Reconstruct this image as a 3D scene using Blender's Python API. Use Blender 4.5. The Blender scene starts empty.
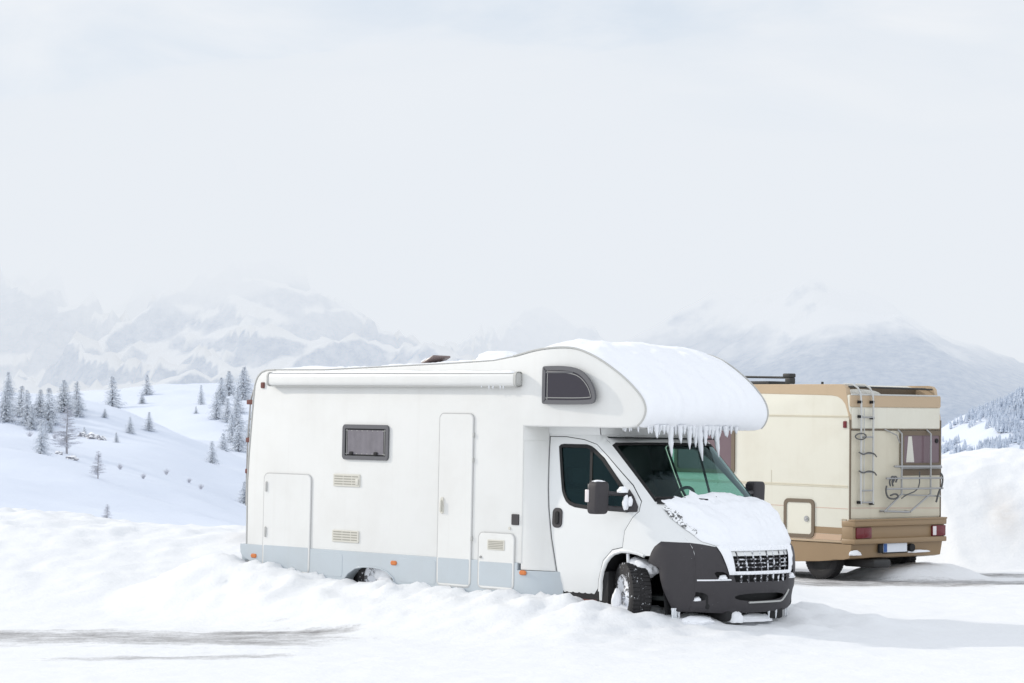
import bpy, bmesh, math, random
import numpy as np
from mathutils import Vector, Matrix, noise
from mathutils.geometry import delaunay_2d_cdt

random.seed(11)
rng = np.random.default_rng(11)
sc = bpy.context.scene
COL = sc.collection
PI = math.pi
R = math.radians

# ------------------------------------------------------------------ helpers: objects and tags
def tag(o, label=None, cat=None, group=None, kind=None):
    if label: o['label'] = label
    if cat: o['category'] = cat
    if group: o['group'] = group
    if kind: o['kind'] = kind
    return o

def empty(name, M):
    o = bpy.data.objects.new(name, None)
    COL.objects.link(o)
    o.matrix_world = M
    o.empty_display_size = .3
    return o

class MB:
    """collects verts and faces, then becomes ONE mesh object"""
    def __init__(s):
        s.v = []; s.f = []; s.mi = []
    def add(s, vs, fs, m=0):
        o = len(s.v)
        s.v.extend([tuple(p) for p in vs])
        s.f.extend([tuple(i + o for i in f) for f in fs])
        s.mi.extend([m] * len(fs))
        return s
    def build(s, name, mat, parent=None, smooth=True, angle=35, recalc=True):
        me = bpy.data.meshes.new(name)
        me.from_pydata(s.v, [], s.f)
        mats = mat if isinstance(mat, (list, tuple)) else [mat]
        for m in mats: me.materials.append(m)
        if len(mats) > 1:
            me.polygons.foreach_set('material_index', s.mi)
        if recalc:
            b = bmesh.new(); b.from_mesh(me)
            bmesh.ops.recalc_face_normals(b, faces=b.faces)
            b.to_mesh(me); b.free()
        me.validate(); me.update()
        if smooth:
            me.polygons.foreach_set('use_smooth', [True] * len(me.polygons))
            me.set_sharp_from_angle(angle=R(angle))
        o = bpy.data.objects.new(name, me)
        COL.objects.link(o)
        if parent: o.parent = parent
        return o
    # shapes -------------------------------------------------
    def box(s, x0, x1, y0, y1, z0, z1, b=0.0, seg=2, M=None):
        bm = bmesh.new()
        bmesh.ops.create_cube(bm, size=1)
        for v in bm.verts:
            v.co = Vector(((x0 + x1) / 2 + v.co.x * (x1 - x0), (y0 + y1) / 2 + v.co.y * (y1 - y0), (z0 + z1) / 2 + v.co.z * (z1 - z0)))
        if b: bmesh.ops.bevel(bm, geom=bm.edges[:], offset=b, segments=seg, profile=.5, affect='EDGES')
        if M is not None: bmesh.ops.transform(bm, matrix=M, verts=bm.verts)
        return s.bm(bm)
    def bm(s, bm):
        bm.verts.index_update()
        s.add([v.co[:] for v in bm.verts], [[v.index for v in f.verts] for f in bm.faces])
        bm.free(); return s
    def tube(s, path, r, closed=False, n=8, cap=True):
        P = [Vector(p) for p in path]; N = len(P)
        rs = r if isinstance(r, (list, tuple)) else [r] * N
        vs = []; up = None
        for i in range(N):
            a = P[(i - 1) % N] if (closed or i > 0) else P[i]
            c = P[(i + 1) % N] if (closed or i < N - 1) else P[i]
            t = (c - a)
            if t.length < 1e-9: t = Vector((0, 0, 1))
            t.normalize()
            if up is None:
                up = Vector((0, 0, 1)) if abs(t.z) < .9 else Vector((1, 0, 0))
            u = (up - t * up.dot(t))
            if u.length < 1e-6: u = t.orthogonal()
            u.normalize(); w = t.cross(u); up = u
            for k in range(n):
                an = 2 * PI * k / n
                vs.append(P[i] + (u * math.cos(an) + w * math.sin(an)) * rs[i])
        fs = []
        for i in range(N if closed else N - 1):
            j = (i + 1) % N
            for k in range(n):
                l = (k + 1) % n
                fs.append((i * n + k, i * n + l, j * n + l, j * n + k))
        if cap and not closed:
            fs.append(tuple(range(n))[::-1]); fs.append(tuple(range((N - 1) * n, N * n)))
        return s.add(vs, fs)
    def cyl(s, a, b, r, n=24, r2=None):
        return s.tube([a, b], [r, r if r2 is None else r2], n=n)
    def lathe(s, prof, axis_o, n=32):
        """prof: (radius, y) pairs turned about the Y axis through axis_o"""
        vs = []; N = len(prof)
        for k in range(n):
            a = 2 * PI * k / n
            for (r, y) in prof:
                vs.append((axis_o[0] + r * math.cos(a), axis_o[1] + y, axis_o[2] + r * math.sin(a)))
        fs = [(k * N + i, k * N + i + 1, ((k + 1) % n) * N + i + 1, ((k + 1) % n) * N + i) for k in range(n) for i in range(N - 1)]
        return s.add(vs, fs)
    def plate(s, poly, y_in, y_out, b=0.0, fn=None):
        """polygon in (x,z) between the planes y_in and y_out, outer edge chamfered by b"""
        N = len(poly); sgn = 1 if y_out > y_in else -1
        ins = inset(poly, b) if b else poly
        rows = [[(x, y_in, z) for x, z in poly], [(x, y_out - sgn * b, z) for x, z in poly], [(x, y_out, z) for x, z in ins]]
        if not b: rows = rows[:2]
        vs = [p for r_ in rows for p in r_]; fs = []
        for k in range(len(rows) - 1):
            for i in range(N):
                j = (i + 1) % N
                fs.append((k * N + i, k * N + j, (k + 1) * N + j, (k + 1) * N + i))
        T = fill(ins)
        o = (len(rows) - 1) * N
        fs += [tuple(o + i for i in t) for t in T]
        T = fill(poly)
        fs += [tuple(t[::-1]) for t in T]
        if fn: vs = [fn(*p) for p in vs]
        return s.add(vs, fs)
    def ring(s, outer, inner, y_in, y_out, fn=None):
        N = len(outer)
        vs = [(x, y_in, z) for x, z in outer] + [(x, y_out, z) for x, z in outer] + [(x, y_out, z) for x, z in inner] + [(x, y_in, z) for x, z in inner]
        fs = []
        for k in range(4):
            l = (k + 1) % 4
            for i in range(N):
                j = (i + 1) % N
                fs.append((k * N + i, k * N + j, l * N + j, l * N + i))
        if fn: vs = [fn(*p) for p in vs]
        return s.add(vs, fs)

def area(poly):
    return .5 * sum(poly[i][0] * poly[(i + 1) % len(poly)][1] - poly[(i + 1) % len(poly)][0] * poly[i][1] for i in range(len(poly)))

def inset(poly, d):
    """move every edge of a closed polygon inwards by d"""
    if abs(d) < 1e-9: return list(poly)
    sg = 1 if area(poly) > 0 else -1
    out = []; N = len(poly)
    for i in range(N):
        a, p, c = poly[i - 1], poly[i], poly[(i + 1) % N]
        def nrm(q, r_):
            dx, dz = r_[0] - q[0], r_[1] - q[1]; L = math.hypot(dx, dz) or 1
            return (-dz / L * sg, dx / L * sg)
        n1, n2 = nrm(a, p), nrm(p, c)
        k = 1 + n1[0] * n2[0] + n1[1] * n2[1]
        k = max(k, .35)
        out.append((p[0] + d * (n1[0] + n2[0]) / k, p[1] + d * (n1[1] + n2[1]) / k))
    return out

def inside(p, poly):
    x, y = p; c = False; j = len(poly) - 1
    for i in range(len(poly)):
        xi, yi = poly[i]; xj, yj = poly[j]
        if (yi > y) != (yj > y) and x < (xj - xi) * (y - yi) / (yj - yi) + xi: c = not c
        j = i
    return c

def fill(poly):
    """triangles (indices into poly) of a simple polygon"""
    N = len(poly)
    r_ = delaunay_2d_cdt([Vector(p) for p in poly], [(i, (i + 1) % N) for i in range(N)], [], 0, 1e-7)
    vs, _, fs, ov = r_[0], r_[1], r_[2], r_[3]
    out = []
    for f in fs:
        c = (sum(vs[i].x for i in f) / len(f), sum(vs[i].y for i in f) / len(f))
        if inside(c, poly):
            t = [ov[i][0] if ov[i] else None for i in f]
            if None not in t: out.append(tuple(t))
    return out

def densify(poly, res, closed=True):
    out = []; N = len(poly)
    for i in range(N if closed else N - 1):
        a, b = poly[i], poly[(i + 1) % N]
        k = max(1, int(math.ceil(math.hypot(b[0] - a[0], b[1] - a[1]) / res)))
        for t in range(k):
            out.append((a[0] + (b[0] - a[0]) * t / k, a[1] + (b[1] - a[1]) * t / k))
    if not closed: out.append(poly[-1])
    return out

def smooth(poly, it=2, closed=True):
    """Chaikin corner cutting"""
    for _ in range(it):
        o = []; N = len(poly)
        for i in range(N if closed else N - 1):
            a, b = poly[i], poly[(i + 1) % N]
            o.append((a[0] * .75 + b[0] * .25, a[1] * .75 + b[1] * .25))
            o.append((a[0] * .25 + b[0] * .75, a[1] * .25 + b[1] * .75))
        if not closed: o = [poly[0]] + o + [poly[-1]]
        poly = o
    return poly

def rr(x0, z0, x1, z1, r, n=5):
    """rounded rectangle, counter-clockwise"""
    o = []
    for cx, cz, a0 in ((x1 - r, z1 - r, 0), (x0 + r, z1 - r, 90), (x0 + r, z0 + r, 180), (x1 - r, z0 + r, 270)):
        for k in range(n + 1):
            a = R(a0 + 90 * k / n)
            o.append((cx + r * math.cos(a), cz + r * math.sin(a)))
    return o

def patch(outer, holes, res, fn, sx=1.0):
    """a sheet over a polygon with holes; fn maps (a, b, distance to the edge) to a point. sx scales a for even triangles"""
    outer = densify(outer, res); holes = [densify(h, res) for h in holes]
    vs = [Vector((p[0] * sx, p[1])) for p in outer]; es = [(i, (i + 1) % len(outer)) for i in range(len(outer))]
    for h in holes:
        o = len(vs); vs += [Vector((p[0] * sx, p[1])) for p in h]; es += [(o + i, o + (i + 1) % len(h)) for i in range(len(h))]
    xs = [p[0] for p in outer]; zs = [p[1] for p in outer]
    segs = []
    for l in [outer] + holes:
        for i in range(len(l)): segs.append((l[i], l[(i + 1) % len(l)]))
    S0 = np.array([a for a, b in segs]); S1 = np.array([b for a, b in segs]); D = S1 - S0; L2 = np.maximum((D ** 2).sum(1), 1e-12)
    def dist(a, b):
        t = np.clip((((a, b) - S0) * D).sum(1) / L2, 0, 1)
        q = S0 + D * t[:, None]
        return float(np.sqrt(((q - (a, b)) ** 2).sum(1).min()))
    a = min(xs) + res * .5; row = 0
    while a < max(xs):
        b = min(zs) + (res * .5 if row % 2 else res)
        while b < max(zs):
            if inside((a, b), outer) and not any(inside((a, b), h) for h in holes) and dist(a, b) > res * .45:
                vs.append(Vector((a * sx, b)))
            b += res
        a += res * .87; row += 1
    r_ = delaunay_2d_cdt(vs, es, [], 0, 1e-7)
    V, F = r_[0], r_[2]
    P = []; keep = []
    for f in F:
        c = (sum(V[i].x for i in f) / len(f) / sx, sum(V[i].y for i in f) / len(f))
        if inside(c, outer) and not any(inside(c, h) for h in holes): keep.append(tuple(f))
    for v in V:
        P.append(fn(v.x / sx, v.y, dist(v.x / sx, v.y)))
    return P, keep

def interp(x, xs, ys): return float(np.interp(x, xs, ys))
def fbm(x, y, z=0.0, o=4): return noise.fractal(Vector((x, y, z)), 1.0, 2.0, o)

# ------------------------------------------------------------------ materials
class NT:
    def __init__(s, name):
        s.m = bpy.data.materials.new(name); s.m.use_nodes = True
        s.t = s.m.node_tree; s.t.nodes.clear(); s.out = s.n('ShaderNodeOutputMaterial')
    def n(s, typ, **kw):
        o = s.t.nodes.new(typ)
        for k, v in kw.items(): setattr(o, k, v)
        return o
    def l(s, a, b): s.t.links.new(a, b)
    def noise(s, scale, detail=4, rough=.55, vec=None, coord='Object'):
        t = s.n('ShaderNodeTexNoise'); t.inputs['Scale'].default_value = scale; t.inputs['Detail'].default_value = detail; t.inputs['Roughness'].default_value = rough
        if vec is None: vec = s.n('ShaderNodeTexCoord').outputs[coord]
        s.l(vec, t.inputs['Vector']); return t.outputs['Fac']
    def ramp(s, fac, stops):
        r_ = s.n('ShaderNodeValToRGB'); e = r_.color_ramp.elements
        e[0].position, e[0].color = stops[0][0], (*stops[0][1], 1); e[1].position, e[1].color = stops[-1][0], (*stops[-1][1], 1)
        for p, c in stops[1:-1]:
            q = e.new(p); q.color = (*c, 1)
        s.l(fac, r_.inputs[0]); return r_.outputs[0]
    def mix(s, fac, a, b):
        m = s.n('ShaderNodeMix', data_type='RGBA')
        for v, i in ((fac, 0), (a, 6), (b, 7)):
            if hasattr(v, 'links'): s.l(v, m.inputs[i])
            else: m.inputs[i].default_value = v if i == 0 else (*v, 1)
        return m.outputs[2]
    def math(s, op, a, b=None, clamp=False):
        m = s.n('ShaderNodeMath', operation=op); m.use_clamp = clamp
        for v, i in ((a, 0), (b, 1)):
            if v is None: continue
            if hasattr(v, 'links'): s.l(v, m.inputs[i])
            else: m.inputs[i].default_value = v
        return m.outputs[0]
    def bsdf(s, base, rough=.5, metal=0, bump=None, bstr=.3, bdist=.01, spec=.5, coat=0, emit=None):
        b = s.n('ShaderNodeBsdfPrincipled')
        for v, k in ((base, 'Base Color'), (rough, 'Roughness'), (metal, 'Metallic'), (spec, 'Specular IOR Level'), (coat, 'Coat Weight')):
            if hasattr(v, 'links'): s.l(v, b.inputs[k])
            else: b.inputs[k].default_value = (*v, 1) if k == 'Base Color' else v
        if bump is not None:
            bn = s.n('ShaderNodeBump'); bn.inputs['Strength'].default_value = bstr; bn.inputs['Distance'].default_value = bdist
            s.l(bump, bn.inputs['Height']); s.l(bn.outputs[0], b.inputs['Normal'])
        s.l(b.outputs[0], s.out.inputs['Surface']); return b

def paint(name, col, rough=.35, grime=(.35, .3, .24), amt=.25, wav=.0015, coat=.15, frost=0.0):
    t = NT(name)
    c = t.noise(1.7, 5, .6)
    f = t.math('MULTIPLY', t.math('SUBTRACT', c, .45, True), amt * 1.6)
    base = t.mix(f, col, grime)
    v = t.noise(6, 3)
    base = t.mix(t.math('MULTIPLY', v, .10), base, tuple(x * .82 for x in col))
    # faint run-off streaks
    co = t.n('ShaderNodeTexCoord'); mp = t.n('ShaderNodeMapping'); mp.inputs['Scale'].default_value = (9, 9, .45); t.l(co.outputs['Object'], mp.inputs['Vector'])
    st = t.noise(1.0, 4, .6, vec=mp.outputs[0])
    base = t.mix(t.math('MULTIPLY', t.math('SUBTRACT', st, .55, True), amt * 1.3), base, grime)
    if frost:
        fr = t.noise(22, 5, .7); fm = t.math('MULTIPLY', t.math('GREATER_THAN', fr, .62), frost)
        base = t.mix(fm, base, (.85, .87, .9))
    t.bsdf(base, rough, bump=t.noise(2.2, 2), bstr=.25, bdist=wav, coat=coat)
    return t.m

def plain(name, col, rough=.5, metal=0, nz=.15, scale=20, bump=.15, frost=0.0, fscale=30, fth=.6):
    t = NT(name)
    n1 = t.noise(scale, 4)
    base = t.mix(t.math('MULTIPLY', n1, nz * 2), col, tuple(c * .55 for c in col))
    if frost:
        fr = t.noise(fscale, 5, .7)
        mr = t.n('ShaderNodeMapRange'); mr.inputs[1].default_value = fth; mr.inputs[2].default_value = fth + .06; t.l(fr, mr.inputs[0])
        base = t.mix(t.math('MULTIPLY', mr.outputs[0], frost), base, (.86, .88, .92))
    t.bsdf(base, rough, metal, bump=t.noise(scale * 4, 3), bstr=bump, bdist=.002)
    return t.m

def glass(name, tint, refl=1.0, rough=.02):
    t = NT(name)
    tr = t.n('ShaderNodeBsdfTransparent'); tr.inputs[0].default_value = (*tint, 1)
    gl = t.n('ShaderNodeBsdfGlossy'); gl.inputs['Roughness'].default_value = rough; gl.inputs[0].default_value = (*(refl if isinstance(refl, tuple) else (refl,) * 3), 1)
    fr = t.n('ShaderNodeFresnel'); ge = t.n('ShaderNodeNewGeometry')
    t.l(t.math('SUBTRACT', 1.5, t.math('MULTIPLY', ge.outputs['Backfacing'], 1.5 - 1 / 1.5)), fr.inputs[0])
    mx = t.n('ShaderNodeMixShader'); t.l(fr.outputs[0], mx.inputs[0]); t.l(tr.outputs[0], mx.inputs[1]); t.l(gl.outputs[0], mx.inputs[2])
    t.l(mx.outputs[0], t.out.inputs['Surface']); return t.m

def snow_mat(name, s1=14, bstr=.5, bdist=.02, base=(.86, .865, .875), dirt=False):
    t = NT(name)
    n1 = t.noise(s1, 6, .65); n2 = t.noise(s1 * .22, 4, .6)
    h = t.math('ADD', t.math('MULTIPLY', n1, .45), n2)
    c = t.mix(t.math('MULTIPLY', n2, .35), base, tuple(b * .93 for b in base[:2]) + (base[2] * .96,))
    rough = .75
    if dirt:
        at = t.n('ShaderNodeAttribute', attribute_name='cover')
        sp = t.n('ShaderNodeSeparateColor'); t.l(at.outputs['Color'], sp.inputs[0])
        # red: trodden-through asphalt, green: earth stain
        nz = t.noise(7, 8, .75); nz2 = t.noise(38, 4, .7)
        mp = t.n('ShaderNodeMapping'); mp.inputs['Scale'].default_value = (.45, 1.25, 1); co = t.n('ShaderNodeTexCoord'); t.l(co.outputs['Object'], mp.inputs['Vector'])
        nz3 = t.noise(2.2, 6, .7, vec=mp.outputs[0])
        k = t.math('ADD', t.math('MULTIPLY', nz, .35), t.math('ADD', t.math('MULTIPLY', nz2, .25), t.math('MULTIPLY', nz3, .6)))
        k = t.math('ADD', t.math('MULTIPLY', t.math('SUBTRACT', k, .60), 1.9), .55)
        m = t.math('MULTIPLY', t.math('SUBTRACT', t.math('ADD', sp.outputs[0], k), 1.0), 2.0, True)
        asp = t.mix(nz2, (.085, .08, .08), (.25, .235, .23))
        c = t.mix(t.math('MULTIPLY', m, .9), c, asp)
        c = t.mix(t.math('MULTIPLY', sp.outputs[1], t.math('MULTIPLY', nz, .9)), c, (.50, .40, .30))
    t.bsdf(c, rough, bump=h, bstr=bstr, bdist=bdist, spec=.25)
    return t.m

M = {}
M['white'] = paint('white_gelcoat', (.735, .735, .715), .38, amt=.20, frost=0)
M['cabwhite'] = paint('white_cab_paint', (.735, .745, .74), .28, amt=.08, coat=.4)
M['skirt'] = paint('grey_blue_skirt', (.475, .525, .56), .42, amt=.22)
M['trim'] = plain('pale_rubber_trim', (.50, .50, .48), .6)
M['seam'] = plain('grey_seal', (.33, .33, .32), .7)
M['dseal'] = plain('pale_door_seal', (.56, .56, .55), .7)
M['black'] = plain('dark_bumper_plastic', (.040, .036, .040), .62, nz=.2, scale=9, bump=.25, frost=.55, fscale=42, fth=.70)
M['blackf'] = plain('frosted_grille_plastic', (.045, .042, .048), .6, frost=.95, fscale=26, fth=.50)
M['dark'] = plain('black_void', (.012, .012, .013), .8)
M['rubber'] = plain('tyre_rubber', (.022, .021, .022), .85, bump=.5, frost=.8, fscale=20, fth=.60)
M['rubberd'] = plain('dark_tyre_rubber', (.022, .021, .022), .85, bump=.5)
M['rim'] = plain('snowy_wheel_rim', (.12, .12, .125), .6, metal=.1, frost=.95, fscale=11, fth=.43)
M['winframe'] = plain('grey_window_frame', (.11, .11, .12), .5)
M['blind'] = plain('grey_blind', (.21, .195, .22), .45, nz=.5, scale=7)
M['dblind'] = plain('dark_blind', (.028, .024, .036), .12)
M['pblind'] = plain('brown_purple_blind', (.17, .115, .13), .15, nz=.15, scale=5)
M['glass'] = glass('cab_glass', (.42, .62, .62), (.30, .52, .58))
M['wglass'] = glass('windscreen_glass', (.42, .72, .62), (.50, .66, .68))
M['pglass'] = glass('tinted_acrylic', (.55, .52, .56), .8, .06)
M['inter'] = plain('dark_cab_interior', (.010, .013, .013), .8)
M['dash'] = plain('grey_dashboard', (.022, .025, .027), .8)
M['seat'] = plain('dark_seat_fabric', (.03, .033, .036), .9)
M['orange'] = plain('amber_lens', (.62, .19, .05), .25, nz=.05)
M['red'] = plain('red_lens', (.15, .012, .018), .22, nz=.1)
M['rust'] = plain('rusty_bracket', (.16, .06, .05), .8)
M['lens'] = plain('clear_lens', (.75, .70, .70), .25, nz=.05)
M['vent'] = plain('cream_vent_plastic', (.66, .64, .57), .5)
M['ventd'] = plain('vent_slot', (.36, .34, .29), .7)
M['brownvent'] = plain('smoked_roof_vent', (.20, .15, .14), .35)
M['cream'] = paint('cream_aluminium', (.70, .675, .575), .45, grime=(.40, .32, .20), amt=.30)
M['creamd'] = paint('cream_rear_panel', (.62, .575, .455), .45, grime=(.36, .28, .19), amt=.35)
M['tanl'] = paint('light_tan_trim', (.49, .365, .235), .45, grime=(.30, .22, .14), amt=.3)
M['tan'] = paint('tan_bodywork', (.285, .19, .10), .5, grime=(.20, .13, .07), amt=.4)
M['tanw'] = paint('pale_brown_stripe', (.52, .36, .24), .45, amt=.2)
M['brownframe'] = plain('brown_hatch_frame', (.16, .12, .08), .6)
M['alu'] = plain('aluminium_tube', (.40, .40, .40), .4, metal=.6, nz=.1)
M['whitebar'] = plain('white_enamel_tube', (.55, .55, .53), .4)
M['steel'] = plain('dull_black_steel', (.03, .03, .03), .6)
M['pin'] = plain('faded_red_pinstripe', (.60, .40, .32), .6)
M['plate'] = plain('white_number_plate', (.74, .77, .82), .4, nz=.1)
M['blue'] = plain('blue_plate_band', (.02, .09, .30), .4)
M['snow'] = snow_mat('packed_snow', 12, .60, .035, base=(.80, .81, .82), dirt=True)
M['strap'] = plain('grey_rubber_strap', (.10, .10, .10), .7)
M['snowv'] = snow_mat('settled_snow', 16, .35, .02, base=(.88, .89, .91))
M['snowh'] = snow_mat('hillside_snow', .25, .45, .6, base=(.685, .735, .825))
def ice_mat():
    t = NT('milky_ice')
    b = t.bsdf((.86, .88, .91), .18, bump=t.noise(40, 3), bstr=.3, bdist=.004)
    b.inputs['Transmission Weight'].default_value = .12; b.inputs['IOR'].default_value = 1.31
    return t.m
M['ice'] = ice_mat()
def tree_mat(name, dark, light, frost, f0, scale):
    t = NT(name)
    n1 = t.noise(scale, 4, .6)
    c = t.mix(n1, dark, light)
    g = t.n('ShaderNodeNewGeometry'); s_ = t.n('ShaderNodeSeparateXYZ'); t.l(g.outputs['Normal'], s_.inputs[0])
    up = t.math('ABSOLUTE', s_.outputs[2])
    k = t.math('MULTIPLY', t.math('ADD', up, t.math('SUBTRACT', t.noise(scale * 2.2, 3), .5)), f0, True)
    c = t.mix(k, c, frost)
    t.bsdf(c, .85, spec=.1)
    return t.m
M['needle'] = tree_mat('hazed_frosty_spruce_needles', (.66, .72, .80), (.76, .81, .87), (.88, .90, .93), .62, .6)  # rime plus aerial haze: the paleness of distance is mixed into these colours
M['larch'] = tree_mat('hazed_frosty_larch_twigs', (.50, .50, .54), (.62, .62, .66), (.72, .74, .79), .65, .5)  # twigs lightened likewise, haze painted in along with the rime
M['bark'] = plain('grey_bark', (.34, .33, .35), .9, scale=2)
M['wood'] = tree_mat('hazed_frosty_forest', (.42, .48, .57), (.54, .60, .69), (.82, .85, .91), .60, .05)  # stands in front of the haze volume, so haze is put into its colour

def mountain_mat(name, rock, amt, zscale, forest=None):
    t = NT(name)
    g = t.n('ShaderNodeNewGeometry'); s_ = t.n('ShaderNodeSeparateXYZ'); t.l(g.outputs['Normal'], s_.inputs[0])
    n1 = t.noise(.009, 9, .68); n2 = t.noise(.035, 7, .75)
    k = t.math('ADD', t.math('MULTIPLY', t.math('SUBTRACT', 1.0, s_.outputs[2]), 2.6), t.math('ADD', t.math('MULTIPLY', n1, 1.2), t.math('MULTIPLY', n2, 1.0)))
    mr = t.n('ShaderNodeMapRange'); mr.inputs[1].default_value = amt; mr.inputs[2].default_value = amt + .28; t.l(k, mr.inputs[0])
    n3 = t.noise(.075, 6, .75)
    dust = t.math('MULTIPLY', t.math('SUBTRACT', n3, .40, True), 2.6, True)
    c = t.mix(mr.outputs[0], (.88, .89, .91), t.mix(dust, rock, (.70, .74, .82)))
    if forest:
        co = t.n('ShaderNodeTexCoord'); s2 = t.n('ShaderNodeSeparateXYZ'); t.l(co.outputs['Object'], s2.inputs[0])
        nf = t.noise(.09, 5, .7)
        h = t.math('ADD', s2.outputs[2], t.math('MULTIPLY', t.math('SUBTRACT', n1, .5), 160))
        m2 = t.n('ShaderNodeMapRange'); m2.inputs[1].default_value = forest[1]; m2.inputs[2].default_value = forest[1] - 40; t.l(h, m2.inputs[0])
        fk = t.math('MULTIPLY', m2.outputs[0], t.math('ADD', .35, t.math('MULTIPLY', nf, 1.0)), True)
        c = t.mix(fk, c, forest[0])
    t.bsdf(c, .9, spec=.1)
    return t.m

# ------------------------------------------------------------------ world and light
SUN_AZ = Vector((-1, .42, 0)).normalized(); SUN_EL = R(24)
w = bpy.data.worlds.new('World'); sc.world = w; w.use_nodes = True
nt = w.node_tree; nt.nodes.clear()
out = nt.nodes.new('ShaderNodeOutputWorld'); bg = nt.nodes.new('ShaderNodeBackground'); bg2 = nt.nodes.new('ShaderNodeBackground'); ms = nt.nodes.new('ShaderNodeMixShader')
sky = nt.nodes.new('ShaderNodeTexSky'); sky.sky_type = 'NISHITA'; sky.sun_disc = False; sky.sun_elevation = SUN_EL
sky.sun_rotation = math.atan2(SUN_AZ.x, SUN_AZ.y); sky.altitude = 2000; sky.air_density = 1; sky.dust_density = 2
nt.links.new(sky.outputs[0], bg.inputs[0]); bg.inputs[1].default_value = .10
tc = nt.nodes.new('ShaderNodeTexCoord'); sx = nt.nodes.new('ShaderNodeSeparateXYZ'); nt.links.new(tc.outputs['Generated'], sx.inputs[0])
rp = nt.nodes.new('ShaderNodeValToRGB'); e = rp.color_ramp.elements
e[0].position = 0.0; e[0].color = (.83, .865, .91, 1); e[1].position = 1.0; e[1].color = (.93, .965, 1.03, 1)
q = e.new(.17); q.color = (.80, .842, .90, 1); q = e.new(.40); q.color = (.90, .935, .99, 1)
nt.links.new(sx.outputs[2], rp.inputs[0])
nz = nt.nodes.new('ShaderNodeTexNoise'); nz.inputs['Scale'].default_value = 7.5; nz.inputs['Detail'].default_value = 7; nz.inputs['Roughness'].default_value = .58; nz.inputs['Distortion'].default_value = .6
mp = nt.nodes.new('ShaderNodeMapping'); mp.inputs['Scale'].default_value = (1, 1, 2.4); nt.links.new(tc.outputs['Generated'], mp.inputs[0]); nt.links.new(mp.outputs[0], nz.inputs['Vector'])
mr = nt.nodes.new('ShaderNodeMapRange'); mr.inputs[1].default_value = .3; mr.inputs[2].default_value = .75; mr.inputs[3].default_value = .985; mr.inputs[4].default_value = 1.08
nt.links.new(nz.outputs[0], mr.inputs[0])
# added fill: sky made brighter behind the camera to lift the shaded vehicle fronts
sky_fill = nt.nodes.new('ShaderNodeMapRange'); sky_fill.inputs[1].default_value = .1; sky_fill.inputs[2].default_value = -.9; sky_fill.inputs[3].default_value = 1.0; sky_fill.inputs[4].default_value = 1.38
nt.links.new(sx.outputs[1], sky_fill.inputs[0])
mu = nt.nodes.new('ShaderNodeMath'); mu.operation = 'MULTIPLY'; nt.links.new(mr.outputs[0], mu.inputs[0]); nt.links.new(sky_fill.outputs[0], mu.inputs[1])
mc = nt.nodes.new('ShaderNodeMix'); mc.data_type = 'RGBA'; mc.blend_type = 'MULTIPLY'; mc.inputs[0].default_value = 1.0
tn = nt.nodes.new('ShaderNodeValToRGB'); te = tn.color_ramp.elements; te[0].position = .36; te[0].color = (.95, .985, 1.015, 1); te[1].position = .64; te[1].color = (1.07, 1.045, 1.015, 1)
nt.links.new(nz.outputs[0], tn.inputs[0]); nt.links.new(rp.outputs[0], mc.inputs[6]); nt.links.new(tn.outputs[0], mc.inputs[7])
nt.links.new(mc.outputs[2], bg2.inputs[0]); nt.links.new(mu.outputs[0], bg2.inputs[1])
ms.inputs[0].default_value = .92
nt.links.new(bg.outputs[0], ms.inputs[1]); nt.links.new(bg2.outputs[0], ms.inputs[2]); nt.links.new(ms.outputs[0], out.inputs[0])
su = bpy.data.lights.new('sun', 'SUN'); su.energy = 2.0; su.angle = R(2); su.color = (1, .93, .83)
so = bpy.data.objects.new('sun', su); COL.objects.link(so)
sd = Vector((SUN_AZ.x * math.cos(SUN_EL), SUN_AZ.y * math.cos(SUN_EL), math.sin(SUN_EL)))
so.rotation_euler = sd.to_track_quat('Z', 'Y').to_euler(); so.location = (-20, 10, 20)

# ------------------------------------------------------------------ camera
cam = bpy.data.cameras.new('camera'); co = bpy.data.objects.new('camera', cam); COL.objects.link(co); sc.camera = co
F, YH, CH = 2604.09, 461.35, 1.8157
cam.sensor_width = 36; cam.lens = F / 1024 * 36; cam.clip_end = 12000; cam.clip_start = .5
co.location = (0, 0, CH); co.rotation_euler = (PI / 2 + math.atan((YH - 341.5) / F), 0, 0)
cam.dof.use_dof = True; cam.dof.focus_distance = 29; cam.dof.aperture_fstop = 11

# ------------------------------------------------------------------ vehicle frames (x forward, y to the left, z up)
def frame(T, yaw, pit, rol):
    f = np.array([math.cos(yaw) * math.cos(pit), math.sin(yaw) * math.cos(pit), math.sin(pit)])
    r_ = np.array([math.sin(yaw), -math.cos(yaw), 0.]); u = np.cross(r_, f)
    c, s = math.cos(rol), math.sin(rol)
    r2, u2 = c * r_ + s * u, -s * r_ + c * u
    m = Matrix.Identity(4)
    for i in range(3): m[i][0], m[i][1], m[i][2], m[i][3] = f[i], -r2[i], u2[i], T[i]
    return m
M1 = frame((1.888, 27.566, 0), -.7757, -.0224, .0051)
M2 = frame((5.8473, 40.0937, 0), 2.2876, .0202, .0058)

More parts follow.
